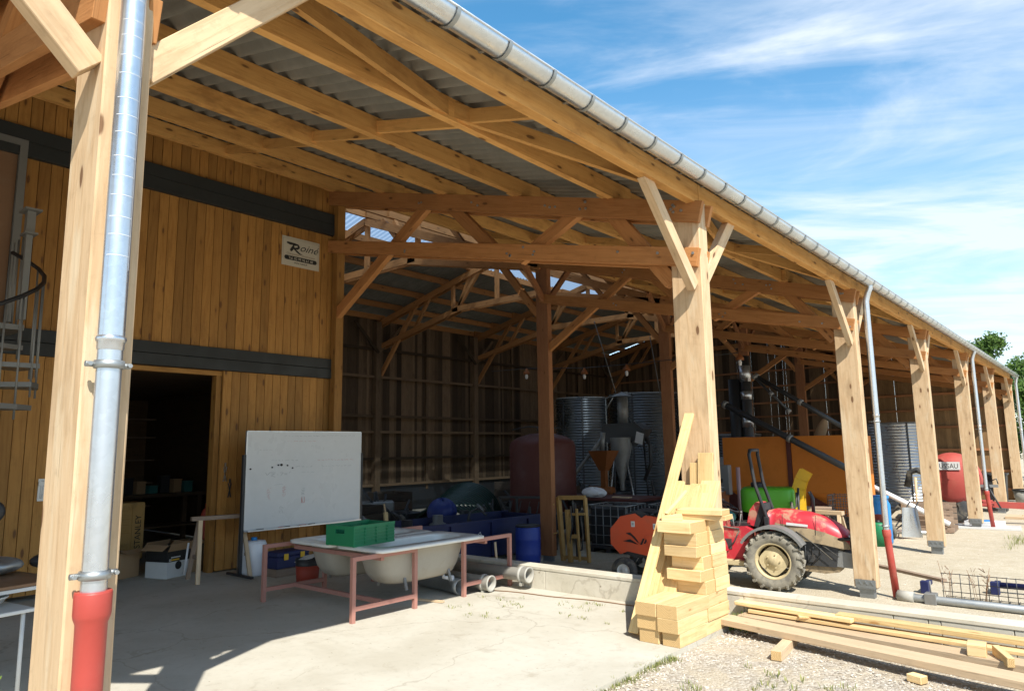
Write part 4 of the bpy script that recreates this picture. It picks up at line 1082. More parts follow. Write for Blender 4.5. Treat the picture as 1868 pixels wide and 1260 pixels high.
m = MB(); m.lathe([(.0, 0), (.055, 0), (.055, .003), (0, .003)], (.1905, -.01, .155), (1, 0, 0), 16, smooth=False); m.build('round_emblem', 'ink', bx)
m = MB(); m.tube([(0, 0, 0), (.02, .03, .42)], .014, 8); o = m.build('white_tube', 'whitebag', None, loc=(-6.52, -2.18, .02)); tag(o, 'short white plastic tube leaning on the printed carton', 'tube')
def simplebox(loc, sx, sy_, sz, rz, label, mat, name, cat, grp=None):
    t = thing(name, label, cat, loc, rz, grp)
    m = MB(); m.box(-sx/2, sx/2, -sy_/2, sy_/2, 0, sz, ch=.004); m.build('box_body', mat, t)
    m = MB(); m.obox((-sx/2-.05, 0, sz+.01), V((.055, 0, .02)), V((0, sy_/2, 0)), V((0, 0, .002))); m.build('flap', mat, t); m = MB(); m.obox((sx/2+.05, 0, sz+.015), V((.055, 0, -.02)), V((0, sy_/2, 0)), V((0, 0, .002))); m.build('flap', mat, t)
simplebox((-6.9, -1.98, 0), .3, .28, .40, .1, 'plain brown cardboard carton between the printed box and the door edge', 'card', 'cardboard_box', 'box', 'cartons at the workshop door')
simplebox((-7.2, -2.75, 0), .35, .32, .33, .4, 'crushed brown carton with open flaps left of the printed box', 'card', 'cardboard_box', 'box', 'cartons at the workshop door')
m = MB()
bench = thing('workbench', 'dark workbench with shelf at the back of the workshop', 'workbench', (-10.6, -.6, 0))
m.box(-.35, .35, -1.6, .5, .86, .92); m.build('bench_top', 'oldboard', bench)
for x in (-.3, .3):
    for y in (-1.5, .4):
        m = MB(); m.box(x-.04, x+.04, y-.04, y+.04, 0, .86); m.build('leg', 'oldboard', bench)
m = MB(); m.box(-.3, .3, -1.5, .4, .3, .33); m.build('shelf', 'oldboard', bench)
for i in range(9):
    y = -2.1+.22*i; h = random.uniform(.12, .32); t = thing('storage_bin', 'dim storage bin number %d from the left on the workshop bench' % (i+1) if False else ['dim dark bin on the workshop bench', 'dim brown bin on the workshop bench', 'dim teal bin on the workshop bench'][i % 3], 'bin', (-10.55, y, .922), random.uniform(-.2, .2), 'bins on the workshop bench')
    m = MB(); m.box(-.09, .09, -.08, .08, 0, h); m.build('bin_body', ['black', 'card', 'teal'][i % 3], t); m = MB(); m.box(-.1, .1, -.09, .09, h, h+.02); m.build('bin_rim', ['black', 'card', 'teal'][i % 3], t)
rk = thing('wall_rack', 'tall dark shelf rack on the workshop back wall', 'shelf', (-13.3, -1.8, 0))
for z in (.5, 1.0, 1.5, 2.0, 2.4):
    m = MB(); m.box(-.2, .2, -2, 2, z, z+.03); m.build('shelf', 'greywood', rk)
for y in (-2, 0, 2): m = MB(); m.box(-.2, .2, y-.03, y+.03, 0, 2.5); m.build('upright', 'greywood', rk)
# tools hanging on door edge
for i, (y, z, mat_, lab) in enumerate(((-1.70, 1.25, 'alu', 'steel shears hanging on the cladding by the door edge'), (-1.62, 1.02, 'darksteel', 'long dark file hanging on the cladding right of the shears'))):
    m = MB(); m.beam((0, -.02, 0), (0, .02, .2), .012, .014, up=(1, 0, 0)); m.beam((0, .02, 0), (0, -.02, .2), .012, .014, up=(1, 0, 0)); m.beam((0, 0, .2), (0, 0, .26), .02, .02, up=(1, 0, 0))
    o = m.build('hand_tool', mat_, None, loc=(WX+.012, y, z)); tag(o, lab, 'tool', 'tools on the cladding by the door')
ex = thing('gas_bottle', 'small dull red cylinder standing inside the workshop doorway', 'gas bottle', (-6.9, -1.72, .42))
m = MB(); m.lathe([(0, 0), (.07, 0), (.075, .02), (.075, .35), (.05, .42), (.02, .44), (.02, .5), (0, .5)], n=18); m.build('bottle_body', 'bucketred', ex); m = MB(); m.box(-.03, .03, -.012, .012, .5, .54); m.build('valve', 'black', ex)
st = thing('wooden_stool', 'rough wooden box stool under the red cylinder', 'stool', (-6.92, -1.70, 0)); m = MB(); m.box(-.16, .16, -.16, .16, .38, .42); m.build('seat', 'oldboard', st)
for x in (-.13, .13):
    for y in (-.13, .13): m = MB(); m.box(x-.02, x+.02, y-.02, y+.02, 0, .38); m.build('leg', 'oldboard', st)
# tool box and bucket under the tubs
tb = thing('toolbox', 'dark blue toolbox with yellow latches on the slab under the whiteboard', 'toolbox', (-5.55, -1.22, .10), R(8))
m = MB(); m.box(-.14, .14, -.27, .27, 0, .15, ch=.008); m.build('box_body', 'navy', tb); m = MB(); m.box(-.145, .145, -.275, .275, .152, .215, ch=.012); m.build('lid', 'navy', tb)
for y in (-.14, .14): m = MB(); m.box(.146, .158, y-.035, y+.035, .11, .19, ch=.003); m.build('latch', 'yellow', tb)
m = MB(); m.box(-.2, .2, -.3, .3, 0, .1); o = m.build('wooden_pallet_piece', 'greywood', None, loc=(-5.55, -1.2, 0)); tag(o, 'grey board slab that the toolbox rests on', 'board')
bk_ = thing('bucket', 'dull red bucket with a black upper rim beside the toolbox', 'bucket', (-4.75, -1.42, 0))
m = MB(); m.lathe([(0, 0), (.135, 0), (.15, .22), (.143, .22), (.13, .01), (0, .01)], n=28); m.build('bucket_body', 'bucketred', bk_); m = MB(); m.lathe([(.15, .215), (.158, .30), (.15, .30), (.143, .22)], n=28); m.build('rim', 'black', bk_)
m = MB(); m.obox((0, 0, .31), V((.12, .05, .03)), V((-.05, .1, .02)), V((0, 0, .004))); o = m.build('tray_lid', 'alu', None, loc=(-4.75, -1.42, 0)); tag(o, 'grey tilted lid lying on the dull red bucket', 'lid')
dr = thing('white_drum', 'pale plastic drum in shadow behind the tub stand', 'drum', (-5.85, -1.55, 0))
m = MB(); m.lathe([(0, 0), (.16, 0), (.17, .03), (.17, .40), (.15, .45), (.05, .46), (0, .46)], n=24); m.build('drum_body', 'whitebag', dr)
m = MB(); m.lathe([(0, .46), (.04, .46), (.04, .50), (0, .50)], n=12); m.build('cap', 'brightblue', dr)
# left tables
tl = thing('folding_table', 'brown topped folding table with white metal legs behind the first post', 'table', (-3.05, -5.45, 0), R(12))
m = MB(); m.box(-.42, .42, -.75, .55, .725, .75, ch=.004); m.build('table_top', 'kraft', tl); m = MB(); m.box(-.425, .425, -.755, .555, .70, .724); m.build('edge', 'white', tl)
for x in (-.36, .36):
    for y in (-.6, .45): m = MB(); m.tube([(x, y, .70), (x*1.05, y+.03, 0)], .014, 8); m.build('leg', 'white', tl)
tl2 = thing('low_table', 'low white table holding a bowl at the left edge', 'table', (-2.75, -5.55, 0), R(10))
m = MB(); m.box(-.32, .32, -.5, .42, .585, .61, ch=.004); m.build('table_top', 'white', tl2)
for x in (-.28, .28):
    for y in (-.4, .36): m = MB(); m.tube([(x, y, .585), (x, y, 0)], .014, 8); m.build('leg', 'white', tl2)
bw_ = MB(); bw_.lathe([(0, 0), (.06, 0), (.12, .07), (.125, .07), (.125, .078), (.11, .07), (.055, .008), (0, .008)], n=28); o = bw_.build('bowl', 'enamel', None, loc=(-2.72, -5.32, .611)); tag(o, 'white enamel bowl on the low white table', 'bowl')
m = MB(); m.grid(lambda u, v: (.22*math.cos(2*PI*u)*math.sin(PI*v)*(1+.2*math.sin(7*u*6)), .3*math.sin(2*PI*u)*math.sin(PI*v), .09+.09*math.cos(PI*v)), 20, 10, wu=True); m.xf(Matrix.Scale(.8, 4)); o = m.build('sack', 'galvdull', None, loc=(-3.3, -5.2, .75)); tag(o, 'crumpled grey sack lying on the brown folding table', 'sack')
m = MB(); m.grid(lambda u, v: (.16*math.cos(2*PI*u)*math.sin(PI*v)*(1+.2*math.sin(5*u*6)), .2*math.sin(2*PI*u)*math.sin(PI*v), .07+.07*math.cos(PI*v)), 18, 9, wu=True); o = m.build('sack', 'black', None, loc=(-3.3, -4.72, .75)); tag(o, 'small black bag on the right end of the brown table', 'bag')
m = MB(); m.lathe([(0, -.02), (.07, -.02), (.09, 0), (.09, .04), (.07, .06), (0, .06)], (0, 0, 0), (1, 0, 0), 20); m.tube([(0.02, 0, 0), (0.02, 0, -.5)], .02, 8); o = m.build('desk_fan', 'black', None, loc=(-3.45, -5.17, 1.22)); tag(o, 'black round fan head at the far left edge above the table', 'fan')
wd_ = MB()
for i in range(60):
    a = random.uniform(0, 2*PI); h = random.uniform(.05, .3); l = random.uniform(.02, .09); c = V((l*math.cos(a), l*math.sin(a), h)); s_ = random.uniform(.012, .03)
    u = V((math.cos(a), math.sin(a), .4)); v_ = V((-math.sin(a), math.cos(a), 0)); b = len(wd_.v); wd_.v += [c-u*s_, c+v_*s_*.35, c+u*s_, c-v_*s_*.35]; wd_.face([b, b+1, b+2, b+3], None, random.random(), 0)
for i in range(6): wd_.tube([(0, 0, 0), (random.uniform(-.04, .04), random.uniform(-.04, .04), .26)], .003, 4)
#==WEED==
wd_.xf(Matrix.Translation((0, 0, .42)))
wd_.tube([(0, 0, 0), (.03, 0, .45)], .004, 5)
o = wd_.build('weed', ['weed'], None, loc=(-.36, -5.86, 0)); tag(o, 'bright green weed growing at the foot of the first post', 'weed')

# spiral staircase
sp = thing('spiral_staircase', 'grey steel spiral staircase with black handrail at the far left', 'staircase', (-5.45, -5.25, 0))
m = MB(); m.tube([(0, 0, 0), (0, 0, 4.3)], .06, 14); m.build('centre_pole', 'stairgrey', sp)
rad = .86; nst = 12
hand = []
for i in range(nst):
    a0 = R(-218+i*30); a1 = a0+R(33); z = .22+.235*i
    m = MB()
    po = [(.06*math.cos(a0), .06*math.sin(a0)), (rad*math.cos(a0), rad*math.sin(a0)), (rad*math.cos((a0+a1)/2), rad*math.sin((a0+a1)/2)), (rad*math.cos(a1), rad*math.sin(a1)), (.06*math.cos(a1), .06*math.sin(a1))]
    m.prism(po, (0, 0, z), X_, Y_, (0, 0, .05)); m.build('tread', 'stairgrey', sp)
    for f in (.1, .55):
        aa = a0+R(30)*f; zt_ = z+1.0+.235*f; m = MB(); m.tube([(rad*.97*math.cos(aa), rad*.97*math.sin(aa), z-.1), (rad*.97*math.cos(aa), rad*.97*math.sin(aa), zt_)], .010, 6); m.build('baluster', 'stairgrey', sp)
    for f in (0, .5): aa = a0+R(30)*f; hand.append((rad*.97*math.cos(aa), rad*.97*math.sin(aa), z+1.0+.235*f))
m = MB(); m.tube(hand, .022, 10); m.build('handrail', 'black', sp)
m = MB(); m.box(-1.2, -.35, .05, .80, 3.03, 3.09); m.build('landing', 'stairgrey', sp)
for i in range(5):
    x = -1.1+.17*i; m = MB(); m.tube([(x, .78, 3.09), (x, .78, 4.15)], .012, 6); m.build('baluster', 'stairgrey', sp)
m = MB(); m.box(-.1, .1, .62, .74, 4.02, 4.04); m.box(-.045, .045, .64, .72, 4.04, 4.28); m.box(-.12, .12, .60, .76, 4.28, 4.30); m.box(-.03, .03, .65, .71, 3.09, 4.02); m.build('post_bracket', 'stairgrey', sp)

# ---------------------------------------------------------------- compact tractor
tr = thing('compact_tractor', 'muddy red compact tractor with a folding roll bar parked in the second bay', 'tractor', (-1.42, 6.02, ZG), R(6))
def wheel(name, c, r=.49, w_=.27, par=tr):
    m = MB(); c = V(c); w2 = w_/2
    prof = [(r*.60, -w2*.72), (r*.72, -w2*.98), (r*.86, -w2), (r*.93, -w2*.86), (r*.95, -w2*.4), (r*.955, 0), (r*.95, w2*.4), (r*.93, w2*.86), (r*.86, w2), (r*.72, w2*.98), (r*.60, w2*.72)]
    m.lathe(prof, c, (0, 1, 0), 40)
    for i in range(20):
        for s_ in (-1, 1):
            a = 2*PI*(i+(.5 if s_ > 0 else 0))/20
            def pt(an, rr_, y): return c+V((rr_*math.cos(an), y, rr_*math.sin(an)))
            p = pt(a, r*.955, 0); q = pt(a+.20, r*.945, s_*w2*.98); q2 = pt(a+.24, r*.86, s_*w2*1.03)
            up = (p-c); m.beam(p, q, .035, .055, up=up); m.beam(q, q2, .035, .03, up=V((0, s_, 0)))
    t = m.build(name, ['tyredust'], par)
    m = MB()
    for s_ in (-1, 1):
        m.lathe([(r*.62, s_*w2*.75), (r*.60, s_*w2*.80), (r*.56, s_*w2*.70), (r*.55, s_*w2*.05), (r*.53, s_*w2*.0)], c, (0, 1, 0), 32)
    sq = []
    for i in range(32):
        a = 2*PI*i/32+PI/4; k = 3.4; cc, ss = math.cos(a-PI/4), math.sin(a-PI/4)
        rr_ = r*.445/((abs(cc)**k+abs(ss)**k)**(1/k))*.97; rr_ = min(rr_, r*.53); sq.append((rr_*math.cos(a), rr_*math.sin(a)))
    m.prism(sq, c+V((0, -w2*.30, 0)), X_, Z_, (0, w2*.1, 0))
    m.lathe([(0, -w2*.62), (r*.14, -w2*.62), (r*.17, -w2*.45), (r*.30, -w2*.36), (r*.34, -w2*.28)], c, (0, 1, 0), 24)
    for i in range(5):
        a = 2*PI*i/5; p = c+V((r*.23*math.cos(a), -w2*.36, r*.23*math.sin(a))); m.tube([p, p+V((0, -.03, 0))], .013, 6)
    m.build('rim', 'rim', t)
    return t
for x in (0, -1.42):
    for y in (-.46, .46): wheel('wheel', (x, y, .49))
# hood
m = MB()
sec = [(-.14, 1.30, .25, .95), (.0, 1.335, .27, .90), (.25, 1.33, .29, .86), (.55, 1.29, .30, .82), (.80, 1.22, .295, .78), (1.0, 1.11, .28, .74), (1.12, 1.0, .25, .72), (1.17, .88, .22, .72)]
rings = []
for (x, zt_, hw, zb) in sec:
    ring = []
    for i in range(15):
        a = PI*i/14; cx_, sz_ = math.cos(a), math.sin(a)
        k = 3.2; rr_ = 1/((abs(cx_)**k+abs(sz_)**k)**(1/k)); ring.append(V((x, -hw*rr_*cx_, zb+(zt_-zb)*rr_*sz_)))
    rings.append(ring)
b = 0; m.v = [p for r_ in rings for p in r_]; n = 15
for i in range(len(rings)-1):
    for k in range(n-1):
        mud = 1 if (k in (0, 1) or k in (12, 13)) and i > 0 else 0
        m.face([i*n+k, (i+1)*n+k, (i+1)*n+k+1, i*n+k+1], None, .5, mud, True)
m.face([7*n+k for k in range(n)], None, .5, 1); m.face([k for k in range(n)][::-1], None, .5, 0)
m.build('hood', ['tractorred', 'mud'], tr)
m = MB(); m.box(1.172, 1.19, -.17, .17, .74, .90, ch=.01); m.build('grille', 'black', tr)
for y in (-.16, .16):
    m = MB(); m.lathe([(0, 0), (.05, 0), (.055, -.01), (.055, -.03)], (1.195, y*1.1, .92), (1, 0, 0), 16); m.build('headlight', 'alu', tr)
m = MB()  # engine sides and belly, mud caked
m.prism([(-.25, .40), (.2, .34), (.75, .30), (.98, .34), (1.05, .45), (1.05, .72), (.85, .85), (.1, .92), (-.25, .95)], (0, -.20, 0), X_, Z_, (0, .40, 0)); m.build('engine_block', 'mud', tr)
m = MB()
m.prism([(.25, .42), (.95, .42), (1.0, .75), (.5, .86), (.2, .86)], (0, -.235, 0), X_, Z_, (0, .034, 0)); m.build('side_panel', 'darksteel', tr)
m = MB(); m.prism([(.82, .44), (1.18, .42), (1.34, .50), (1.36, .56), (1.2, .66), (.95, .70)], (0, -.23, 0), X_, Z_, (0, .46, 0)); m.build('front_weight', 'greysteel', tr)
m = MB(); m.tube([(1.0, -.25, .88), (1.26, -.25, .90), (1.32, -.25, .84), (1.40, -.25, .55)], .03, 8); m.tube([(1.0, .25, .88), (1.26, .25, .90), (1.32, .25, .84), (1.40, .25, .55)], .03, 8); m.tube([(1.31, -.25, .86), (1.31, .25, .86)], .025, 8); m.tube([(1.36, -.25, .72), (1.36, .25, .72)], .02, 8); m.build('bull_bar', 'black', tr)
m = MB(); m.box(-.05, .05, -.42, .42, .42, .56); m.box(-1.47, -1.37, -.42, .42, .42, .56); m.tube([(-1.5, 0, .5), (.1, 0, .46)], .12, 12); m.build('axle', 'mud', tr)
# fenders
def fender(x, y, mat, a0, a1, rf, name='fender'):
    m = MB(); nseg = 12
    for i in range(nseg):
        a, b_ = R(a0+(a1-a0)*i/nseg), R(a0+(a1-a0)*(i+1)/nseg)
        p = V((x+rf*math.cos(a), y, .49+rf*math.sin(a))); q = V((x+rf*math.cos(b_), y, .49+rf*math.sin(b_)))
        m.beam(p, q+(q-p)*.05, .33, .014, up=(p+q)/2-V((x, y, .49)))
        m.beam(p+V((0, -.16, -.015)), q+V((0, -.16, -.015)), .012, .045, up=(p+q)/2-V((x, y, .49)))
    m.build(name, mat, tr)
for y in (-.46, .46): fender(0, y, 'greysteel', 30, 150, .58); fender(-1.42, y, 'tractorred', 10, 150, .62)
m = MB(); m.prism([(-1.0, .45), (-.50, .45), (-.42, .62), (-.36, .95), (-.5, 1.02), (-1.0, .98)], (0, -.34, 0), X_, Z_, (0, .68, 0)); m.build('body', 'tractorred', tr)
m = MB(); m.box(-1.05, -.45, -.46, .46, .36, .45, ch=.01); m.build('footplate', 'rim', tr)
m = MB()
m.beam((-.80, 0, 1.02), (-.42, 0, 1.06), .42, .09, ch=.03); m.build('seat', 'black', tr)
m = MB(); m.prism([(-.50, 1.06), (-.38, 1.02), (-.22, 1.36), (-.25, 1.43), (-.33, 1.44), (-.44, 1.3)], (0, -.21, 0), X_, Z_, (0, .42, 0)); m.build('backrest', 'tractorred', tr)
m = MB(); m.prism([(-.37, 1.03), (-.30, 1.0), (-.17, 1.30), (-.19, 1.42), (-.24, 1.42)], (0, -.225, 0), X_, Z_, (0, .45, 0)); m.build('seat_shell', 'black', tr)
m = MB(); cs = V((-.88, 0, 1.34)); ax_ = V((.6, 0, 1)).normalized(); e1 = ax_.cross(Y_).normalized()
m.tube([cs+(e1*math.cos(2*PI*i/24)+Y_*math.sin(2*PI*i/24))*.19 for i in range(24)], .016, 8, closed=True)
for i in range(3): a = 2*PI*i/3; m.tube([cs, cs+(e1*math.cos(a)+Y_*math.sin(a))*.19], .012, 6)
m.tube([cs, cs-ax_*.4], .025, 8); m.build('steering_wheel', 'black', tr)
m = MB()
m.prism([(-1.25, .9), (-.95, .9), (-.92, 1.15), (-1.1, 1.3), (-1.3, 1.32)], (0, -.2, 0), X_, Z_, (0, .4, 0)); m.build('dashboard', 'tractorred', tr)
m = MB(); m.tube([(-.62, -.3, .95), (-.56, -.32, 1.25)], .009, 6); m.tube([(-.7, -.3, .95), (-.72, -.31, 1.2)], .009, 6); m.lathe([(0, 0), (.02, .01), (.02, .03), (0, .04)], (-.56, -.32, 1.25), n=10); m.build('lever', 'greysteel', tr)
m = MB()
for y in (-.27, .27): m.tube([(-.12, y, .80), (-.13, y, 1.2), (-.30, y, 1.75), (-.37, y, 2.28), (-.36, y*.9, 2.36)], .03, 10)
m.tube([(-.36, -.25, 2.36), (-.36, .25, 2.36)], .03, 10); m.box(-.17, -.09, -.32, -.22, .98, 1.2, ch=.01); m.box(-.17, -.09, .22, .32, .98, 1.2, ch=.01)
m.build('roll_bar', 'black', tr)
m = MB(); m.tube([(.35, -.3, .98), (.62, -.31, .8), (.9, -.3, .55)], .008, 6); m.tube([(-.1, -.28, .92), (.5, -.27, .95), (1.0, -.28, .6)], .008, 6); m.build('hose', 'rubber', tr)

m = MB(); m.tube([(.55, .22, 1.2), (.55, .24, 1.5), (.5, .24, 1.62)], .03, 10); m.build('exhaust', 'darksteel', tr)
m = MB()
for x in (.12, .66): m.prism([(x, .93), (x+.008, .93), (x+.028, 1.26), (x+.02, 1.26)], (0, -.302, 0), X_, Z_, (0, .004, 0))
m.build('panel_gap', 'black', tr)
m = MB(); m.prism([(.2, 1.08), (.55, 1.06), (.55, 1.10), (.2, 1.125)], (0, -.304, 0), X_, Z_, (0, .003, 0)); m.build('side_stripe', 'white', tr)
m = MB()
for k in range(9): rq = random.Random(k); m.tube([(-.3+.13*k, -.24, .85), (-.25+.12*k, -.27, .6), (-.2+.1*k+rq.uniform(-.1, .1), -.25, .42)], .010, 5)
m.box(.1, .3, -.27, -.24, .5, .7, ch=.01); m.box(.5, .62, -.26, -.24, .48, .6, ch=.01); m.build('engine_fittings', 'darksteel', tr)
m = MB(); m.tube([(-1.3, -.3, .98), (-1.0, -.36, 1.02), (-.6, -.35, .98)], .015, 6); m.tube([(-.95, -.35, .5), (-.7, -.36, .75), (-.6, -.355, .95)], .012, 6); m.box(-.9, -.75, -.352, -.34, .62, .8, ch=.005); m.build('side_fittings', 'rubber', tr)
# ---------------------------------------------------------------- round baler
ba = thing('round_baler', 'small orange red round baler with a black emblem behind the low wall', 'baler', (-3.55, 5.1, ZG), R(14))
oct_ = [(-.62, .70), (-.56, .98), (-.34, 1.20), (-.10, 1.24), (.0, 1.17), (.10, 1.22), (.75, 1.15), (.75, .40), (.2, .50), (-.30, .58), (-.42, .50)]
oct_ = [(-.60, .68), (-.60, .95), (-.40, 1.18), (-.12, 1.24), (.0, 1.16), (.08, 1.21), (.8, 1.12), (.8, .42), (.3, .46), (-.28, .56), (-.42, .50)]
m = MB(); m.prism(oct_, (0, -.36, 0), X_, Z_, (0, .05, 0)); m.prism([(.06, .86), (.30, .86), (.8, .80), (.8, .48), (.15, .58)], (0, -.375, 0), X_, Z_, (0, .012, 0)); m.build('side_panel', 'balerred', ba)
m = MB(); m.prism(oct_, (0, .45, 0), X_, Z_, (0, .05, 0)); m.build('side_panel', 'balerred', ba)
m = MB(); m.lathe([(0, 0), (.42, 0), (.42, .74), (0, .74)], (-.1, -.29, .86), (0, 1, 0), 24, smooth=False); m.box(.1, .8, -.28, .42, .5, 1.1); m.build('chamber', 'darksteel', ba)
m = MB(); m.lathe([(.12, -.07), (.2, -.08), (.23, -.05), (.235, 0), (.23, .05), (.2, .08), (.12, .07)], (-.32, -.46, .235), (0, 1, 0), 28); wq = m.build('wheel', 'rubber', ba)
m = MB(); m.lathe([(0, -.03), (.05, -.05), (.05, -.03), (.125, -.06), (.13, -.065)], (-.32, -.46, .235), (0, 1, 0), 24); m.build('rim', 'enamel', wq)
m = MB(); m.lathe([(.12, -.07), (.2, -.08), (.23, -.05), (.235, 0), (.23, .05), (.2, .08), (.12, .07)], (-.32, .60, .235), (0, 1, 0), 28); m.build('wheel', 'rubber', ba)
m = MB(); m.tube([(-.32, -.4, .235), (-.32, .6, .235)], .03, 8); m.beam((-.3, -.2, .24), (-.1, -.2, .55), .06, .06); m.beam((-.3, .3, .24), (-.1, .3, .55), .06, .06); m.build('axle', 'darksteel', ba)
m = MB()
EP = (0, -.3645, 0)
for po in ([(-.36, .74), (-.20, .72), (-.07, .69), (-.14, .70), (-.22, .78)], [(-.30, .88), (-.20, .84), (-.10, .74), (-.05, .71), (-.13, .82), (-.22, .90)], [(-.04, .69), (.02, .80), (.05, .80), (.0, .69)], [(.03, .71), (.08, .80), (.11, .80), (.06, .71)], [(.09, .73), (.13, .81), (.16, .81), (.12, .73)]): m.prism(po, EP, X_, Z_, (0, -.006, 0))
m.build('emblem', 'ink', ba)
m = MB()
for (x, z) in ((-.16, 1.05), (.25, 1.02)): m = MB(); m.box(x-.035, x+.035, -.370, -.3605, z-.05, z+.05); m.build('warning_label', 'white', ba)
m = MB()
for (x, z) in ((-.16, 1.05), (.25, 1.02)): m.box(x-.018, x+.018, -.3725, -.3705, z-.02, z+.025)
m.build('label_print', 'inkgrey', ba)
m = MB()
for i in range(5): m.tube([(.05+.12*i, -.3, 1.22), (.15+.12*i, .4, 1.24)], .02, 6)
m.tube([(0, -.2, 1.25), (.7, -.25, 1.22)], .02, 6); m.build('top_linkage', 'darksteel', ba)

# blue barrel at inner post
bb = thing('blue_barrel', 'blue plastic barrel with black clamp ring beside the first inner post', 'barrel', (-6.62, 5.32, ZG))
m = MB(); m.lathe([(0, 0), (.24, 0), (.265, .04), (.27, .2), (.275, .22), (.27, .24), (.275, .5), (.28, .52), (.275, .54), (.265, .74), (.25, .78)], n=32); m.build('barrel_body', 'blueplastic', bb)
m = MB(); m.lathe([(.25, .775), (.268, .775), (.268, .81), (.25, .815), (.24, .80), (0, .80)], n=32); m.build('lid', 'black', bb)

# forklift mast lying upright
fm = thing('forklift_mast', 'worn yellow forklift mast frame standing on end by the inner post', 'forklift mast', (-5.85, 6.0, ZG), R(8))
def fbm(name, segs, t_=.06, mat='ochre'):
    m = MB()
    for p, q in segs: m.beam(p, q, t_, t_, ch=.005)
    m.build(name, mat, fm)
fbm('channel', [((-.30, 0, .02), (-.42, .05, 1.38))], .09); fbm('channel', [((.32, 0, .02), (.24, .05, 1.38))], .07)
fbm('channel', [((-.06, -.12, .02), (-.12, -.1, 1.12))], .09); fbm('channel', [((.16, -.12, .05), (.10, -.1, 1.15))], .05)
fbm('cross_bar', [((-.42, .05, 1.36), (.24, .05, 1.38))], .09); fbm('cross_bar', [((-.12, -.1, 1.02), (.28, -.06, 1.04))], .05); fbm('cross_bar', [((-.08, -.1, .55), (.12, -.1, .57))], .08)
fbm('cross_bar', [((-.32, 0, .1), (.32, 0, .1))], .07); fbm('cylinder', [((.05, 0, .1), (.0, .02, 1.25))], .05, 'darksteel')
m = MB(); m.tube([(-.62, -.12, .55), (-.66, -.1, 1.2), (-.45, -.1, 1.22)], .016, 6); m.tube([(-.62, -.12, .55), (-.38, -.1, .62)], .016, 6); m.build('backrest_bar', 'ochre', fm)
m = MB(); m.tube([(.20, -.1, 1.0), (.26, -.14, .6), (.22, -.12, .3), (.12, -.12, .25), (.1, -.1, .5)], .018, 8); m.tube([(-.02, -.14, 1.2), (.02, -.16, .8), (-.06, -.15, .4)], .014, 6); m.build('hose', 'rubber', fm)
# IBC tanks
def ibc(loc, label, rz=0):
    t = thing('caged_tank', label, 'ibc tank', loc, rz, 'caged tanks in the shadow behind the baler')
    m = MB(); m.box(-.48, .48, -.48, .48, .16, 1.06, ch=.06); m.build('tank_body', 'black', t)
    m = MB(); m.lathe([(.1, 1.06), (.1, 1.1), (0, 1.1)], n=16); m.build('cap', 'black', t)
    m = MB()
    for z in (.18, .4, .62, .84, 1.08):
        for a, b_ in (((-.52, -.52), (.52, -.52)), ((.52, -.52), (.52, .52)), ((.52, .52), (-.52, .52)), ((-.52, .52), (-.52, -.52))): m.tube([(*a, z), (*b_, z)], .01 if z not in (.18, 1.08) else .016, 6)
    for i in range(6):
        q = -.5+.2*i
        for a in ((q, -.52), (q, .52), (-.52, q), (.52, q)): m.tube([(*a, .16), (*a, 1.08)], .012, 6)
    m.build('cage', 'greysteel', t)
    m = MB(); m.box(-.55, .55, -.55, .55, .10, .15)
    for x in (-.45, 0, .45): m.box(x-.06, x+.06, -.5, .5, 0, .1)
    m.build('pallet_base', 'darksteel', t)
ibc((-6.1, 8.1, ZG), 'black tank in a grey wire cage directly right of the yellow mast', R(5)); ibc((-4.9, 8.9, ZG), 'black tank in a grey wire cage behind the baler top', R(8))
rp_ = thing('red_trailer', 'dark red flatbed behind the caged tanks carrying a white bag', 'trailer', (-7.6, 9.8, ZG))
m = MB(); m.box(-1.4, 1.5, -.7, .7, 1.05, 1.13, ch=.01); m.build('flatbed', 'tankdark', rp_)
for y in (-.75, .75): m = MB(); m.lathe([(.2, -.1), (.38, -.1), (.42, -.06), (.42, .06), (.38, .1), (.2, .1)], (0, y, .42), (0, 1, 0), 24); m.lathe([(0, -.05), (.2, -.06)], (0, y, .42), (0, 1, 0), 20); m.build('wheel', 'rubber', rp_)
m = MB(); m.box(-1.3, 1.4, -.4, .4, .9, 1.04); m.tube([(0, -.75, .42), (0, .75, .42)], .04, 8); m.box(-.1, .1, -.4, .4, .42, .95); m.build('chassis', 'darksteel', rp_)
m = MB(); m.grid(lambda u, v: (.36*math.cos(2*PI*u)*math.sin(PI*v)*(1+.18*math.sin(2*PI*u*5)), .2*math.sin(2*PI*u)*math.sin(PI*v), .11+.12*math.cos(PI*v)*(1+.3*math.sin(2*PI*u*3))), 28, 10, wu=True); o = m.build('bag', 'whitebag', None, loc=(-7.55, 9.25, ZG+1.14)); tag(o, 'white plastic bag slumped on the dark red flatbed', 'bag')
m = MB(); m.box(-.25, .25, -.1, .1, 0, .03, ch=.01); o = m.build('paper_tray', 'plank', None, loc=(-6.75, 9.4, ZG+1.132)); tag(o, 'thin pale board lying on the dark red flatbed', 'board')
oc = thing('orange_crate', 'dull orange metal bin between the caged tanks and the silo machinery', 'bin', (-5.0, 10.6, ZG))
m = MB(); m.box(-.5, .5, -.4, .4, .55, 1.3, ch=.02); m.build('bin_body', 'orangedark', oc)
for x in (-.42, .42):
    for y in (-.34, .34): m = MB(); m.box(x-.04, x+.04, y-.04, y+.04, 0, .55); m.build('leg', 'orangedark', oc)

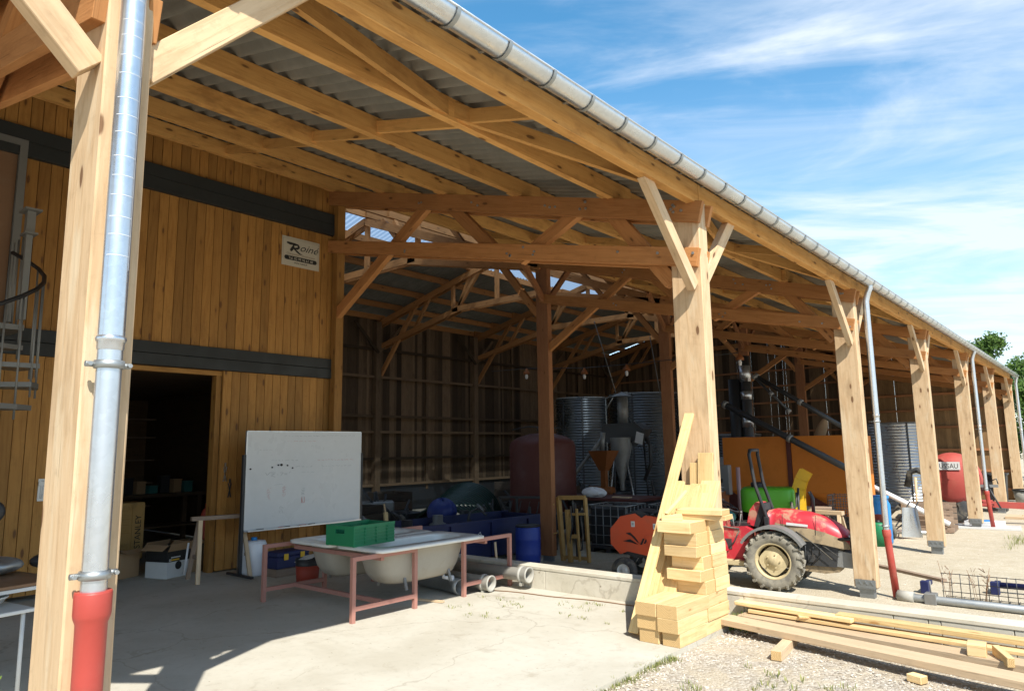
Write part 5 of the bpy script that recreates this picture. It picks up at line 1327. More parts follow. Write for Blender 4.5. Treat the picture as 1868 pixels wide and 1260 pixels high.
# red dome tank
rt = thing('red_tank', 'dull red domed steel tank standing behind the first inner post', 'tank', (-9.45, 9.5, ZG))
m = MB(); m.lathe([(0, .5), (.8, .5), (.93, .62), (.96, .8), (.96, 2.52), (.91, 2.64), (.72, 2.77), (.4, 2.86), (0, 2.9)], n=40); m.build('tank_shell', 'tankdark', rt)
m = MB(); m.tube([(.0, 0, 2.96), (.0, 0, 3.05)], .15, 16); m.tube([(-.9, -.3, 3.0), (-.3, -.3, 3.08), (.9, -.3, 3.0)], .018, 6); m.build('manhole', 'darksteel', rt)
m = MB(); a = R(-48); c = V((.962*math.cos(a), .962*math.sin(a), 2.3)); m.obox(c, V((-math.sin(a), math.cos(a), 0))*.13, V((0, 0, .09)), V((math.cos(a), math.sin(a), 0))*.006); m.build('name_plate', 'greysteel', rt)
for i in range(4): a = PI/4+i*PI/2; m = MB(); m.box(.8*math.cos(a)-.05, .8*math.cos(a)+.05, .8*math.sin(a)-.05, .8*math.sin(a)+.05, 0, .6); m.build('leg', 'tankdark', rt)
m = MB(); m.tube([(1.05, -.2, 1.0), (1.25, -.3, 1.1), (1.3, -.3, .7), (1.0, -.4, .4)], .03, 8); m.build('hose', 'pvcgrey', rt)

# corrugated silos
def silo(loc, r, z0, z1, label, seams=(-60,), n=56, mat='silo', amp=.026):
    t = thing('grain_silo', label, 'silo', loc, 0, 'corrugated steel silos inside the barn')
    pr = []; z = z0; k = 0
    while z < z1: pr.append((r+amp*math.sin(2*PI*(z-z0)/.115), z)); z += .0144
    m = MB(); m.lathe(pr, n=n); m.build('silo_wall', mat, t)
    m = MB(); m.tube([(r*math.cos(2*PI*i/48), r*math.sin(2*PI*i/48), z1) for i in range(48)], .025, 6, closed=True); m.tube([(r*math.cos(2*PI*i/48), r*math.sin(2*PI*i/48), z0) for i in range(48)], .025, 6, closed=True); m.build('ring', 'greysteel', t)
    for s_ in seams:
        a = R(s_); m = MB(); m.box(-.03, .03, -.03, .03, z0, z1); m.xf(Matrix.Translation((r*math.cos(a), r*math.sin(a), 0)) @ Matrix.Rotation(a, 4, 'Z')); m.build('seam_post', 'darksteel', t)
    if z0 > .2:
        m = MB(); m.lathe([(r, z0), (.15, .15)], n=32); m.build('cone', mat, t)
        for i in range(6): a = 2*PI*i/6; m = MB(); m.tube([(r*math.cos(a), r*math.sin(a), 0), (r*math.cos(a), r*math.sin(a), z0)], .03, 6); m.build('leg', 'greysteel', t)
silo((-14.35, 18.6, ZG), 1.12, .3, 4.55, 'tall corrugated zinc silo behind the red domed tank', (-100, -55))
silo((-12.7, 21.2, ZG), 1.6, .3, 4.75, 'tall corrugated zinc silo right of and behind the first silo', (-80,))
silo((-3.35, 24.6, ZG), 1.25, .02, 3.22, 'broad bright corrugated silo between the third and second eave posts', (-62, -20), mat='galv', amp=.014)
silo((-9.2, 22.5, ZG), 1.1, .3, 2.9, 'low corrugated silo glimpsed above the orange trailer', (-60,))
m = MB(); m.tube([(0, 0, 0), (.0, 0, 4.4)], .02, 6)
lad = thing('ladder_frame', 'thin grey pipe frame standing between the two tall silos', 'frame', (-12.2, 17.2, ZG))
m.tube([(0, 0, 4.4), (1.0, 0, 4.6), (1.0, 0, 3.6)], .025, 6); m.tube([(.4, 0, 4.48), (.05, 0, 4.0)], .02, 6); m.build('pipe_frame', 'pvcgrey', lad)

# dust cyclone / seed cleaner
cyy = thing('seed_cleaner', 'grey seed cleaner with capped chimney and steel cone on splayed legs', 'machine', (-8.85, 13.0, ZG))
m = MB(); m.tube([(0, 0, 3.15), (0, 0, 4.08)], .17, 20); m.build('chimney', 'greysteel', cyy)
m = MB(); m.lathe([(.36, 4.08), (0, 4.24)], n=24, smooth=False); m.lathe([(.36, 4.079), (0, 4.10)], n=24, smooth=False); m.build('cap', 'greysteel', cyy)
m = MB(); m.prism([(-.62, 2.75), (-.62, 3.2), (.62, 3.2), (.9, 3.0), (.75, 2.75), (.3, 2.5), (-.3, 2.5)], (0, -.3, 0), X_, Z_, (0, .6, 0)); m.build('housing', 'darksteel', cyy)
m = MB(); m.lathe([(.35, 2.75), (.33, 2.4), (.08, 1.35), (.08, 1.1)], (.12, -.35, 0), n=24); m.build('cone', 'greysteel', cyy)
for x, xx in ((-.12, -.45), (.28, .75)): m = MB(); m.tube([(x, -.35, 2.2), (xx, -.45, 0)], .025, 6); m.build('leg', 'alu', cyy)
for x, xx in ((-.5, -.6), (.6, .7)): m = MB(); m.tube([(x, .25, 2.6), (xx, .3, 0)], .03, 6); m.build('leg', 'darksteel', cyy)
m = MB(); m.lathe([(.0, .2), (.3, .2), (.32, .9), (.25, 1.05), (0, 1.05)], (.12, -.35, 0), n=20); m.build('bin', 'darksteel', cyy)
m = MB(); m.obox((.82, -.4, 2.72), V((.13, 0, -.04)), V((.04, 0, .17)), V((0, .004, 0))); m.build('paper_note', 'white', cyy)
m = MB(); m.tube([(.6, .2, 2.9), (.85, .2, 2.5), (.85, .2, 1.9), (.6, .2, 1.4)], .06, 10); m.build('duct', 'darksteel', cyy)
# orange hopper
oh = thing('orange_hopper', 'small orange feed hopper on a motor base in front of the silos', 'hopper', (-8.65, 11.5, ZG))
m = MB()
a_, b_ = .34, .11
for (z, h, f) in ((2.35, a_, 0),): pass
b0_ = len(m.v); m.v += [V((-a_, -a_, 2.35)), V((a_, -a_, 2.35)), V((a_, a_, 2.35)), V((-a_, a_, 2.35)), V((-b_, -b_, 1.75)), V((b_, -b_, 1.75)), V((b_, b_, 1.75)), V((-b_, b_, 1.75))]
for i in range(4): m.face([i, 4+i, 4+(i+1) % 4, (i+1) % 4], None)
m.build('hopper_cone', 'orangedark', oh)
m = MB(); m.box(-.08, .08, -.08, .08, 1.2, 1.75); m.tube([(-.55, 0, 1.15), (.3, 0, 1.15)], .13, 12); m.build('feeder', 'orangedark', oh)
m = MB(); m.box(-.3, .3, -.2, .2, .5, .95, ch=.03); m.build('motor', 'orange', oh)
for x in (-.3, .3): m = MB(); m.box(x-.03, x+.03, -.03, .03, 0, 1.1); m.build('leg', 'darksteel', oh)
m = MB(); m.tube([(-.05, 0, 2.35), (0, 0, 2.9)], .08, 10); m.tube([(0, 0, 2.75), (-2.2, .3, .7)], .06, 8); m.build('screw_tube', 'greysteel', oh)
# white van behind
cv = thing('white_van', 'white van in the dark whose rear corner and red lamp show beside the inner post', 'van', (-6.9, 15.4, ZG), R(0))
m = MB(); m.prism([(-1.15, .35), (-1.2, 1.2), (-1.12, 1.9), (-1.0, 2.05), (1.0, 2.05), (1.12, 1.9), (1.2, 1.2), (1.15, .35)], (0, -.9, 0), X_, Z_, (0, 3.4, 0)); m.build('van_body', 'carwhite', cv)
m = MB(); m.box(-.95, .95, -.912, -.902, 1.3, 1.85, ch=.003); m.build('rear_window', 'glass', cv)
for x in (-1.06, 1.06): m = MB(); m.box(x-.1, x+.1, -.94, -.9, .95, 1.45, ch=.01); m.build('tail_lamp', 'lampred', cv)
m = MB(); m.box(-1.2, 1.2, -.98, -.85, .35, .6, ch=.02); m.build('bumper', 'black', cv)
for x in (-1.02, 1.02):
    for y in (-.2, 1.9): m = MB(); m.lathe([(0, -.1), (.2, -.1), (.33, -.1), (.35, 0), (.33, .1), (.2, .1), (0, .1)], (x, y, .35), (1, 0, 0), 24); m.build('wheel', 'rubber', cv)
# lamp string
cb = MB(); pts = [(-13.2, 11.5, 4.35), (-11.63, 11.5, 4.32), (-9.27, 11.5, 4.14), (-7.73, 11.5, 4.12), (-4.2, 11.5, 4.12)]
cb.tube(pts, .012, 6); o = cb.build('lamp_cable', 'darksteel', None, origin=True); tag(o, 'thin cable strung across the nave carrying the orange lamps', 'cable')
for i, (x, y, z) in enumerate(pts[1:]):
    t = thing('hanging_lamp', ['orange hanging lamp farthest left on the nave cable', 'orange hanging lamp right of the first inner post', 'orange hanging lamp between the inner posts, third along the cable', 'orange hanging lamp farthest right on the cable, beside the second bay'][i], 'lamp', (x, y, z), 0, 'orange lamps hanging on the nave cable')
    m = MB(); m.lathe([(.03, 0), (.04, -.04), (.11, -.14), (.11, -.20), (.05, -.20)], n=14); m.build('lamp_holder', 'orangedark', t)
    m = MB(); m.lathe([(.035, -.20), (.05, -.26), (.04, -.34), (0, -.36)], n=12); m.build('bulb', 'whitebag', t)
for i, (p, q) in enumerate((((-8.9, 11.6, 5.6), (-8.2, 11.6, 3.3)), ((-6.95, 11.6, 4.9), (-6.6, 11.6, 2.6)))):
    m = MB(); m.tube([(0, 0, 0), V(q)-V(p)], .014, 6); o = m.build('hanging_wire', 'greysteel', None, loc=p); tag(o, ('steel wire hanging above the capped chimney', 'steel wire hanging left of the second inner post')[i], 'wire')

# dark clutter on the left of the bays
bs = thing('blue_skip', 'long dark blue steel skip on the low ground behind the tubs', 'skip', (-7.6, 4.6, ZG), R(-6))
m = MB(); m.prism([(-2.4, .1), (2.3, .1), (2.55, .88), (-2.55, .88)], (0, 0, 0), Y_, Z_, (.04, 0, 0)); m.build('side_panel', 'navy', bs)
m = MB(); m.prism([(-2.4, .1), (2.3, .1), (2.55, .88), (-2.55, .88)], (-1.6, 0, 0), Y_, Z_, (.04, 0, 0)); m.build('side_panel', 'navy', bs)
for y in (-2.42, 2.32): m = MB(); m.box(-1.56, 0, y, y+.04, .1, .86); m.build('end_panel', 'navy', bs)
m = MB(); m.box(-1.56, 0, -2.38, 2.32, .08, .12); m.build('floor', 'navy', bs)
m = MB(); m.box(.0, .09, -2.56, 2.56, .84, .9); m.build('top_rail', 'navy', bs)
for i in range(4): m = MB(); m.box(.041, .09, -1.8+1.15*i, -1.72+1.15*i, .12, .84); m.build('rib', 'navy', bs)
m = MB(); m.tube([(.1, .1+.0, .5+.0), (.11, .18, .56), (.11, .14, .66), (.11, .06, .6), (.1, .1, .44)], .008, 6); m.build('loop_mark', 'whitebag', bs)
cu_ = thing('ribbed_culvert', 'dark green ribbed half pipe arching over the blue skip', 'culvert', (-12.2, 9.3, -.35), R(28))
pr = [(1.0+.035*math.sin(i*PI/3), i*.025) for i in range(0, 110)]
m = MB(); m.lathe(pr, (0, 0, 0), (0, -1, -.20), 40, a0=0, a1=2*PI); m.build('pipe_shell', 'ribdark', cu_)
m = MB(); m.lathe([(r_-.05, h) for r_, h in pr[::8]], (0, 0, 0), (0, -1, -.20), 40); m.build('pipe_lining', 'black', cu_)
m = MB(); m.grid(lambda u, v: (.34*math.cos(2*PI*u)*math.sin(PI*v)*(1+.10*math.sin(9*u*6+v*5)), .4*math.sin(2*PI*u)*math.sin(PI*v), .32+.32*math.cos(PI*v)*(1+.12*math.sin(12*u))), 28, 14, wu=True); o = m.build('tarpaulin_bundle', 'tarp', None, loc=(-9.8, 5.8, -.22)); tag(o, 'round blue tarpaulin bundle in front of the ribbed pipe', 'tarpaulin')
def junkbox(loc, s, rz, mat, label, cat='crate', nm='storage_crate'):
    t = thing(nm, label, cat, loc, rz, 'dark clutter along the back wall'); sx, sy_, sz = s
    for z in [i*sz/4 for i in range(4)]:
        m = MB()
        for a in (-1, 1): m.box(-sx/2, sx/2, a*sy_/2-.01, a*sy_/2+.01, z+.01, z+sz/4-.015); m.box(a*sx/2-.01, a*sx/2+.01, -sy_/2, sy_/2, z+.01, z+sz/4-.015)
        m.build('slat_row', mat, t)
    m = MB(); m.box(-sx/2, sx/2, -sy_/2, sy_/2, 0, .012)
    for a in (-1, 1):
        for b_ in (-1, 1): m.box(a*(sx/2-.04)-.03, a*(sx/2-.04)+.03, b_*(sy_/2-.04)-.03, b_*(sy_/2-.04)+.03, .012, sz)
    m.build('crate_frame', mat, t)
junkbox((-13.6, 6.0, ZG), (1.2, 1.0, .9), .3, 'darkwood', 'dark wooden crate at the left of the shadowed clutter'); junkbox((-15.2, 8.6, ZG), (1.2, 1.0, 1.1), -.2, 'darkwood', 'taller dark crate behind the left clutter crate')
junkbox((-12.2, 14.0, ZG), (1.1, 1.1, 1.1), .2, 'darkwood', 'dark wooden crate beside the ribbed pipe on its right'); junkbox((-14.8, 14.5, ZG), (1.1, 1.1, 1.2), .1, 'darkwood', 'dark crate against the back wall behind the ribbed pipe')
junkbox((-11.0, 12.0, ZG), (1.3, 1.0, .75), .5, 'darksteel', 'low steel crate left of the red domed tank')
hr = thing('harrow_frame', 'rusty steel implement frame with a slanting bar beside the ribbed pipe', 'implement', (-8.6, 7.3, ZG))
for (p, q) in (((-.6, 0, 1.2), (.1, 0, .15)), ((-.6, 0, 1.2), (1.2, 0, 1.25)), ((-.6, .6, 1.15), (1.2, .6, 1.2)), ((1.2, 0, 1.25), (1.25, 0, .0)), ((-.5, .6, 1.15), (-.5, .6, 0)), ((-.2, 0, .75), (.5, 0, .5))): m = MB(); m.beam(p, q, .05, .05); m.build('frame_bar', 'darksteel', hr)
for i in range(6): m = MB(); m.tube([(-.4+.3*i, .3, 1.1), (-.5+.3*i, .2, .5), (-.35+.3*i, .1, .15)], .015, 6); m.build('tine', 'darksteel', hr)
lg = thing('split_post', 'short pale split log standing in the blue skip', 'log', (-8.9, 3.35, .0)); 
m = MB(); m.beam((0, 0, -.6), (-.12, .0, .32), .10, .06, ch=.01); m.build('log_body', 'fresh', lg); m = MB(); m.beam((-.1, 0, .2), (-.17, .0, .5), .03, .03); m.build('splinter', 'plank', lg)
for i in range(7):
    a = random.Random(i); x = -8.9+.35*math.sin(i*2.1); y = 3.0+.6*i
    t = thing('scrap_part', ['bent dark pipe in the blue skip', 'dark machine casting in the blue skip'][i % 2], 'scrap', (x, y, -.35), a.uniform(0, 3), 'scrap metal heaped in the blue skip')
    m = MB()
    if i % 2 == 0: m.tube([(0, 0, 0), (.1, .2, .5), (.3, .3, .6), (.5, .1, .45)], .03, 8)
    else: m.lathe([(0, 0), (.22, .02), (.2, .3), (.12, .34), (.12, .5), (.0, .5)], n=14); m.box(-.3, .3, -.05, .05, .1, .2)
    m.build('scrap_body', 'darksteel' if i % 3 else 'greysteel', t)

# dim machine parts along the floor
def clutter(i, x, y, s_, label, mats=('darksteel', 'black', 'greysteel')):
    rc = random.Random(100+i)
    t = thing('machine_part', label, 'machinery', (x, y, ZG), rc.uniform(0, 6.28), 'dim farm machinery heaped in the back of the barn')
    m = MB(); m.box(-.5*s_, .5*s_, -.3*s_, .3*s_, .35*s_, .75*s_, ch=.04); m.build('housing', mats[i % 3], t)
    m = MB()
    for k in range(5): a = (rc.uniform(-.7, .7)*s_, rc.uniform(-.5, .5)*s_, 0); b_ = (rc.uniform(-.7, .7)*s_, rc.uniform(-.5, .5)*s_, rc.uniform(.7, 1.25)*s_); m.tube([a, V(a).lerp(V(b_), .5)+V((rc.uniform(-.1, .1), 0, .1)), b_], .025*s_+.01, 7)
    m.build('rods', 'darksteel', t)
    m = MB(); m.lathe([(0, -.05), (.28*s_, -.05), (.33*s_, 0), (.28*s_, .05), (0, .05)], (rc.uniform(-.3, .3), -.36*s_, .36*s_), (0, 1, 0), 20); m.build('wheel', 'rubber', t)
cl_lab = ['leftmost in the shadow behind the whiteboard', 'second from left, low in the shadow', 'tall and thin left of the ribbed pipe', 'wedged between crates and the ribbed pipe', 'right of the ribbed pipe, under the wall rail', 'left of the red domed tank', 'behind the blue barrel', 'at the foot of the tall silos', 'between the orange hopper and the seed cleaner', 'right of the seed cleaner legs', 'behind the green sprayer on its left', 'left of the shiny flue']
for i, (x, y, s_) in enumerate(((-12.4, 4.2, 1.0), (-11.3, 4.0, .8), (-14.5, 7.4, 1.2), (-12.9, 7.3, .9), (-11.6, 10.8, 1.0), (-9.9, 7.9, .9), (-8.2, 8.3, 1.0), (-12.2, 15.6, 1.2), (-9.3, 12.4, .9), (-7.4, 12.6, 1.2), (-4.7, 9.9, 1.0), (-5.9, 13.6, 1.3))):
    clutter(i, x, y, s_, 'dim machine part with bent rods, '+cl_lab[i])
# ---------------------------------------------------------------- second bay: sprayer, chute, trestles, trailer
gs_ = thing('green_sprayer', 'bright green sprayer tank behind the tractor roll bar', 'sprayer', (-2.95, 9.6, ZG), R(18))
m = MB()
def rr_ring(hx, hy, z, k=5, n=40):
    out = []
    for i in range(n):
        a = 2*PI*i/n; c_, s_ = math.cos(a), math.sin(a); r_ = (abs(c_)**k+abs(s_)**k)**(-1/k); out.append(V((hx*r_*c_, hy*r_*s_, z)))
    return out
def loftm(m, rings, cap=True, mi=0):
    b = len(m.v); n = len(rings[0])
    for r_ in rings: m.v += r_
    for i in range(len(rings)-1):
        for k in range(n): k2 = (k+1) % n; m.face([b+i*n+k, b+i*n+k2, b+(i+1)*n+k2, b+(i+1)*n+k], None, .5, mi, True)
    if cap: m.face([b+k for k in range(n)][::-1], None, .5, mi); m.face([b+(len(rings)-1)*n+k for k in range(n)], None, .5, mi)
loftm(m, [rr_ring(.30, .25, .35), rr_ring(.42, .32, .55), rr_ring(.46, .34, .93), rr_ring(.56, .40, .95), rr_ring(.58, .42, 1.0, 9), rr_ring(.58, .42, 1.42, 9), rr_ring(.55, .40, 1.47, 9), rr_ring(.5, .35, 1.49, 9)])
m.build('tank', 'greentank', gs_)
m = MB(); m.lathe([(.16, 1.48), (.17, 1.56), (.15, 1.60), (0, 1.60)], (-.2, 0, 0), n=20); m.build('lid', 'black', gs_)
m = MB(); m.tube([(-.58, -.44, .3), (.6, -.44, .3)], .03, 8); m.tube([(-.4, -.44, .3), (-.4, -.44, 0)], .03, 8); m.tube([(.4, -.44, .3), (.4, -.44, 0)], .03, 8); m.tube([(-.4, .4, .35), (-.4, .44, 0)], .03, 8); m.tube([(.4, .4, .35), (.4, .44, 0)], .03, 8); m.tube([(.62, -.44, .3), (.66, -.44, 1.5)], .025, 8); m.build('frame', 'black', gs_)
m = MB(); m.tube([(-.2, -.44, .5), (.0, -.5, .8), (.3, -.5, .9), (.6, -.48, 1.1), (.62, -.44, 1.4)], .022, 8); m.tube([(.5, -.5, 1.2), (.55, -.5, .6)], .03, 8); m.build('hose', 'rubber', gs_)
ye = thing('yellow_chute', 'curved yellow steel chute standing upright behind the tractor hood', 'chute', (-2.35, 9.9, ZG), R(10))
m = MB()
prof_ = [(0, .93), (.0, 1.25), (.02, 1.45), (.09, 1.66), (.20, 1.84)]
for (a_, b_) in zip(prof_[:-1], prof_[1:]):
    p = V((a_[0]-.14, 0, a_[1])); q = V((b_[0]-.14, 0, b_[1])); m.beam(p, q+(q-p)*.03, .30, .012, up=(-1, 0, .2))
    m.beam(p+V((.13, -.145, 0)), q+V((.13, -.145, 0))+(q-p)*.03, .012, .26, up=(1, 0, -.2)); m.beam(p+V((.13, .145, 0)), q+V((.13, .145, 0))+(q-p)*.03, .012, .26, up=(1, 0, -.2))
m.build('chute_shell', 'yellow', ye)
m = MB(); m.lathe([(.17, .90), (.19, .90), (.19, .95), (.17, .95)], n=20); m.lathe([(.14, .60), (.15, .9)], n=20); m.build('collar', 'yellow', ye); m = MB(); m.box(-.25, .25, -.2, .2, 0, .6, ch=.03); m.build('housing', 'ochre', ye)
for i, (x, y, rz, lab) in enumerate(((-2.55, 11.3, .15, 'pale wooden trestle left of its neighbour in front of the orange trailer'), (-2.12, 10.9, -.1, 'pale wooden trestle nearer the third post'))):
    t = thing('wooden_trestle', lab, 'trestle', (x, y, ZG), rz, 'wooden trestles in front of the orange trailer')
    m = MB(); m.beam((-.42, 0, .86), (.42, 0, .86), .16, .09, ch=.004); m.build('top_bar', 'plank', t)
    for sx in (-1, 1):
        for sy_ in (-1, 1): m = MB(); m.beam((sx*.34, sy_*.05, .84), (sx*.42, sy_*.3, 0), .05, .07, up=(1, 0, 0)); m.build('leg', 'plank', t)
m = MB(); m.box(-.45, .45, -.15, .15, 0, .05, ch=.004); o = m.build('grey_board', 'greywood', None, loc=(-2.5, 11.15, .107), rotz=.3); tag(o, 'grey board laid over the left trestle', 'board')
bc = thing('wire_crate', 'black wire roll cage standing between the trestle and the third post', 'cage', (-1.86, 11.6, ZG))
m = MB()
for z in [i*.12 for i in range(11)]:
    for a, b_ in (((-.3, -.3), (.3, -.3)), ((.3, -.3), (.3, .3)), ((.3, .3), (-.3, .3)), ((-.3, .3), (-.3, -.3))): m.tube([(*a, z+.02), (*b_, z+.02)], .008, 4, caps=False)
for i in range(6):
    q = -.3+.12*i
    for a in ((q, -.3), (q, .3), (-.3, q), (.3, q)): m.tube([(*a, 0), (*a, 1.25)], .008, 4, caps=False)
m.build('wire_mesh', 'black', bc)
ot = thing('orange_trailer', 'large dull orange high sided trailer across the second bay', 'trailer', (-3.3, 13.6, ZG))
for (xa, xb) in ((-2.2, -.35), (-.23, 1.3)): m = MB(); m.box(xa, xb, -.60, -.56, 1.15, 2.68, ch=.008); m.build('side_panel', 'orange', ot)
m = MB(); m.prism([(-.60, 1.15), (-.2, .55), (-.16, .55), (-.56, 1.15)], (-2.2, 0, 0), Y_, Z_, (3.5, 0, 0)); m.build('lower_panel', 'orange', ot)
m = MB(); m.box(-.345, -.235, -.64, -.56, .6, 2.68); m.build('side_post', 'tankdark', ot)
for x in (-2.2, 1.26): m = MB(); m.box(x, x+.04, -.56, 1.4, .7, 2.66); m.build('end_panel', 'orange', ot)
m = MB(); m.box(-2.2, 1.3, 1.4, 1.44, .7, 2.66); m.build('side_panel', 'orange', ot); m = MB(); m.box(-2.16, 1.26, -.16, 1.4, .6, .66); m.build('floor', 'orangedark', ot)
m = MB(); m.prism([(-2.2, .6), (-1.2, .6), (-2.0, 1.15)], (0, -.62, 0), X_, Z_, (0, .05, 0)); m.prism([(.15, .6), (1.1, .6), (.2, 1.1)], (0, -.62, 0), X_, Z_, (0, .05, 0)); m.build('gusset', 'tankdark', ot)
for x in (-1.2, .7): m = MB(); m.lathe([(0, -.12), (.3, -.12), (.48, -.12), (.52, 0), (.48, .12), (.3, .12), (0, .12)], (x, 0.1, .52), (0, 1, 0), 28); m.build('wheel', 'rubber', ot)
for i, (p, q, r_, lab) in enumerate((((-4.1, 12.3, 3.62), (-1.55, 12.3, 1.05), .0, ''),)): pass
def auger(p, q, r_, label):
    t = thing('grain_auger', label, 'auger', p, 0, 'dark grain augers slanting over the orange trailer'); d = V(q)-V(p)
    m = MB(); m.tube([(0, 0, 0), d], r_, 12); m.build('auger_tube', 'darksteel', t)
    m = MB()
    for f in (.02, .5, .97): c = d*f; m.tube([c-d.normalized()*.05, c+d.normalized()*.05], r_+.025, 12)
    m.build('flange', 'greysteel', t)
auger((-5.2, 12.5, 2.85), (-1.55, 12.5, .78), .085, 'thick dark auger tube crossing low in front of the orange trailer')
auger((-4.1, 12.2, 3.55), (-1.75, 12.2, 1.95), .06, 'slim auger tube slanting high from the inner post down to the third post')
auger((-4.05, 12.0, 3.5), (-3.15, 12.0, 2.5), .035, 'thin support tube below the slim high auger')
for i, (x, y, rz) in enumerate(((-3.0, 13.9, .1), (-2.2, 14.2, -.2))):
    t = thing('fabric_sack', ('tan folded sack on the orange trailer edge, left one', 'tan folded sack on the orange trailer edge, right one')[i], 'sack', (x, y, 1.5), rz, 'sacks on the orange trailer')
    m = MB(); m.grid(lambda u, v: (.16*math.cos(2*PI*u)*math.sin(PI*v)-.15*math.cos(PI*v), .12*math.sin(2*PI*u)*math.sin(PI*v), .45-.42*math.cos(PI*(1-v))*-1), 16, 10, wu=True); m.build('sack_body', 'card', t)
gb = thing('grey_cabinet', 'pale grey electric cabinet on a post left of the sprayer', 'cabinet', (-4.6, 10.9, ZG)); m = MB(); m.box(-.2, .2, -.1, .1, 1.2, 1.95, ch=.01); m.build('cabinet_body', 'greysteel', gb); m = MB(); m.tube([(0, .05, 0), (0, .05, 1.2)], .04, 8); m.build('post', 'darksteel', gb); m = MB(); m.box(-.03, .03, -.115, -.1, 1.5, 1.6); m.build('latch', 'black', gb)
m = MB(); m.tube([(0, 0, 0), (0, 0, 1.9)], .05, 10); o = m.build('pink_post', 'pink', None, loc=(-4.1, 10.7, ZG)); tag(o, 'thin pinkish upright rod behind the green tank', 'rod')
cl_ = thing('rotary_rake', 'heap of thin steel tines of a hay rake behind the lumber post', 'implement', (-4.4, 9.2, ZG))
for i in range(14):
    m = MB(); z = .35+.09*i; m.tube([(-.6, .1*math.sin(i), z), (.0, -.1, z+.03*math.cos(i)), (.55, .1*math.cos(i*2), z-.05)], .014, 5); m.build('tine', 'greysteel', cl_)
m = MB(); m.tube([(0, 0, 0), (0, 0, 1.7)], .04, 8); m.box(-.5, .5, -.04, .04, .3, .36); m.build('frame', 'darksteel', cl_)
m = MB(); m.grid(lambda u, v: (.35*math.cos(2*PI*u)*math.sin(PI*v)*(1+.15*math.sin(5*u*6)), .25*math.sin(2*PI*u)*math.sin(PI*v), .2+.2*math.cos(PI*v)), 20, 10, wu=True); o = m.build('teal_bundle', 'teal', None, loc=(-3.6, 8.3, -.1)); tag(o, 'teal plastic bundle between the rake and the green tank', 'bundle')
m = MB(); m.box(-.3, .3, -.25, .25, 0, .7, ch=.02); o = m.build('storage_box', 'darksteel', None, loc=(-3.6, 8.3, ZG)); tag(o, 'dark steel box under the teal bundle', 'box')

# flue pipes and dark column behind the second post
fl = thing('flue_pipe', 'tall shiny steel flue with black collar between the lumber post and inner post', 'pipe', (-5.3, 14.5, ZG))
m = MB(); m.tube([(0, 0, 0), (0, 0, 5.2)], .16, 16); m.build('flue_tube', 'darksteel', fl)
for z0_, z1_ in ((3.0, 3.35), (3.85, 4.1), (4.4, 4.9)): m = MB(); m.tube([(0, 0, z0_), (0, 0, z1_)], .168, 16); m.build('shiny_band', 'galv', fl)
m = MB(); m.tube([(-.35, 0, 0), (-.35, 0, 4.5)], .2, 14); m.tube([(-.35, 0, 3.4), (.0, 0, 3.1)], .1, 10); m.build('side_duct', 'black', fl)

# ---------------------------------------------------------------- right side, far bays
bd = thing('blue_drum', 'bright blue plastic drum behind the third eave post', 'drum', (-1.42, 12.75, ZG)); m = MB(); m.lathe([(0, 0), (.27, 0), (.29, .05), (.29, .95), (.25, 1.03), (.25, 1.08), (.27, 1.09), (.27, 1.16), (0, 1.16)], n=28); m.build('drum_body', 'brightblue', bd)
m = MB(); m.lathe([(.292, .35), (.292, .0)], (0, 0, .38), n=28, a0=-2.2, a1=-.6); m.build('label', 'bucketred', bd)
gd = thing('green_drum', 'dark green small drum in front of the bright blue drum', 'drum', (-1.33, 12.3, ZG)); m = MB(); m.lathe([(0, 0), (.2, 0), (.2, .5), (.17, .55), (0, .55)], n=24); m.build('drum_body', 'greenplastic', gd); m = MB(); m.lathe([(.05, .55), (.05, .6), (0, .6)], n=12); m.build('cap', 'black', gd)
wc = thing('wheelbarrow', 'upturned grey wheelbarrow with one rubber wheel beside the slatted crate', 'wheelbarrow', (-1.05, 14.2, ZG), R(20))
m = MB(); m.grid(lambda u, v: (.24*math.sin(PI*(u-.5))*(1-.3*v), -.3+.1*math.cos(PI*(u-.5)), .05+.75*v), 10, 6); m.build('tray', 'galv', wc)
m = MB(); m.lathe([(.06, -.05), (.15, -.06), (.19, -.03), (.19, .03), (.15, .06), (.06, .05)], (-.45, -.35, .2), (1, .2, 0), 24); m.lathe([(0, 0), (.08, 0)], (-.45, -.35, .2), (1, .2, 0), 14); m.build('wheel', 'rubber', wc)
m = MB(); m.tube([(-.45, -.35, .2), (-.2, -.1, .5), (.1, .3, .9)], .018, 8); m.tube([(-.4, -.25, .2), (.0, -.1, .5), (.3, .3, .9)], .018, 8); m.build('handle', 'darksteel', wc)
m = MB(); m.tube([(0, 0, 0), (1.9, .6, -1.1)], .07, 14); o = m.build('white_tube', 'whitebag', None, loc=(-2.3, 15.2, .55)); tag(o, 'long white tube slanting down onto the slatted crate', 'tube')
pc = thing('slatted_crate', 'brown slatted wooden crate side standing behind the fourth eave post', 'crate', (-.92, 15.8, ZG), R(3))
for i in range(5): m = MB(); m.box(-.62, .62, -.03, 0, .02+.155*i, .15+.155*i, ch=.004, grain=0); m.build('slat', 'greywood', pc)
for x in (-.5, 0, .5): m = MB(); m.box(x-.04, x+.04, .002, .06, 0, .78); m.build('upright', 'greywood', pc)
for i in range(5): m = MB(); m.box(-.62, .62, .9, .93, .02+.155*i, .15+.155*i); m.build('slat', 'greywood', pc)
m = MB(); m.box(-.6, .6, .06, .9, .02, .05); m.build('crate_floor', 'greywood', pc)
tk = thing('tank_trailer', 'red water tank trailer with a white name panel and long red drawbar', 'trailer', (-.35, 19.2, ZG), R(8))
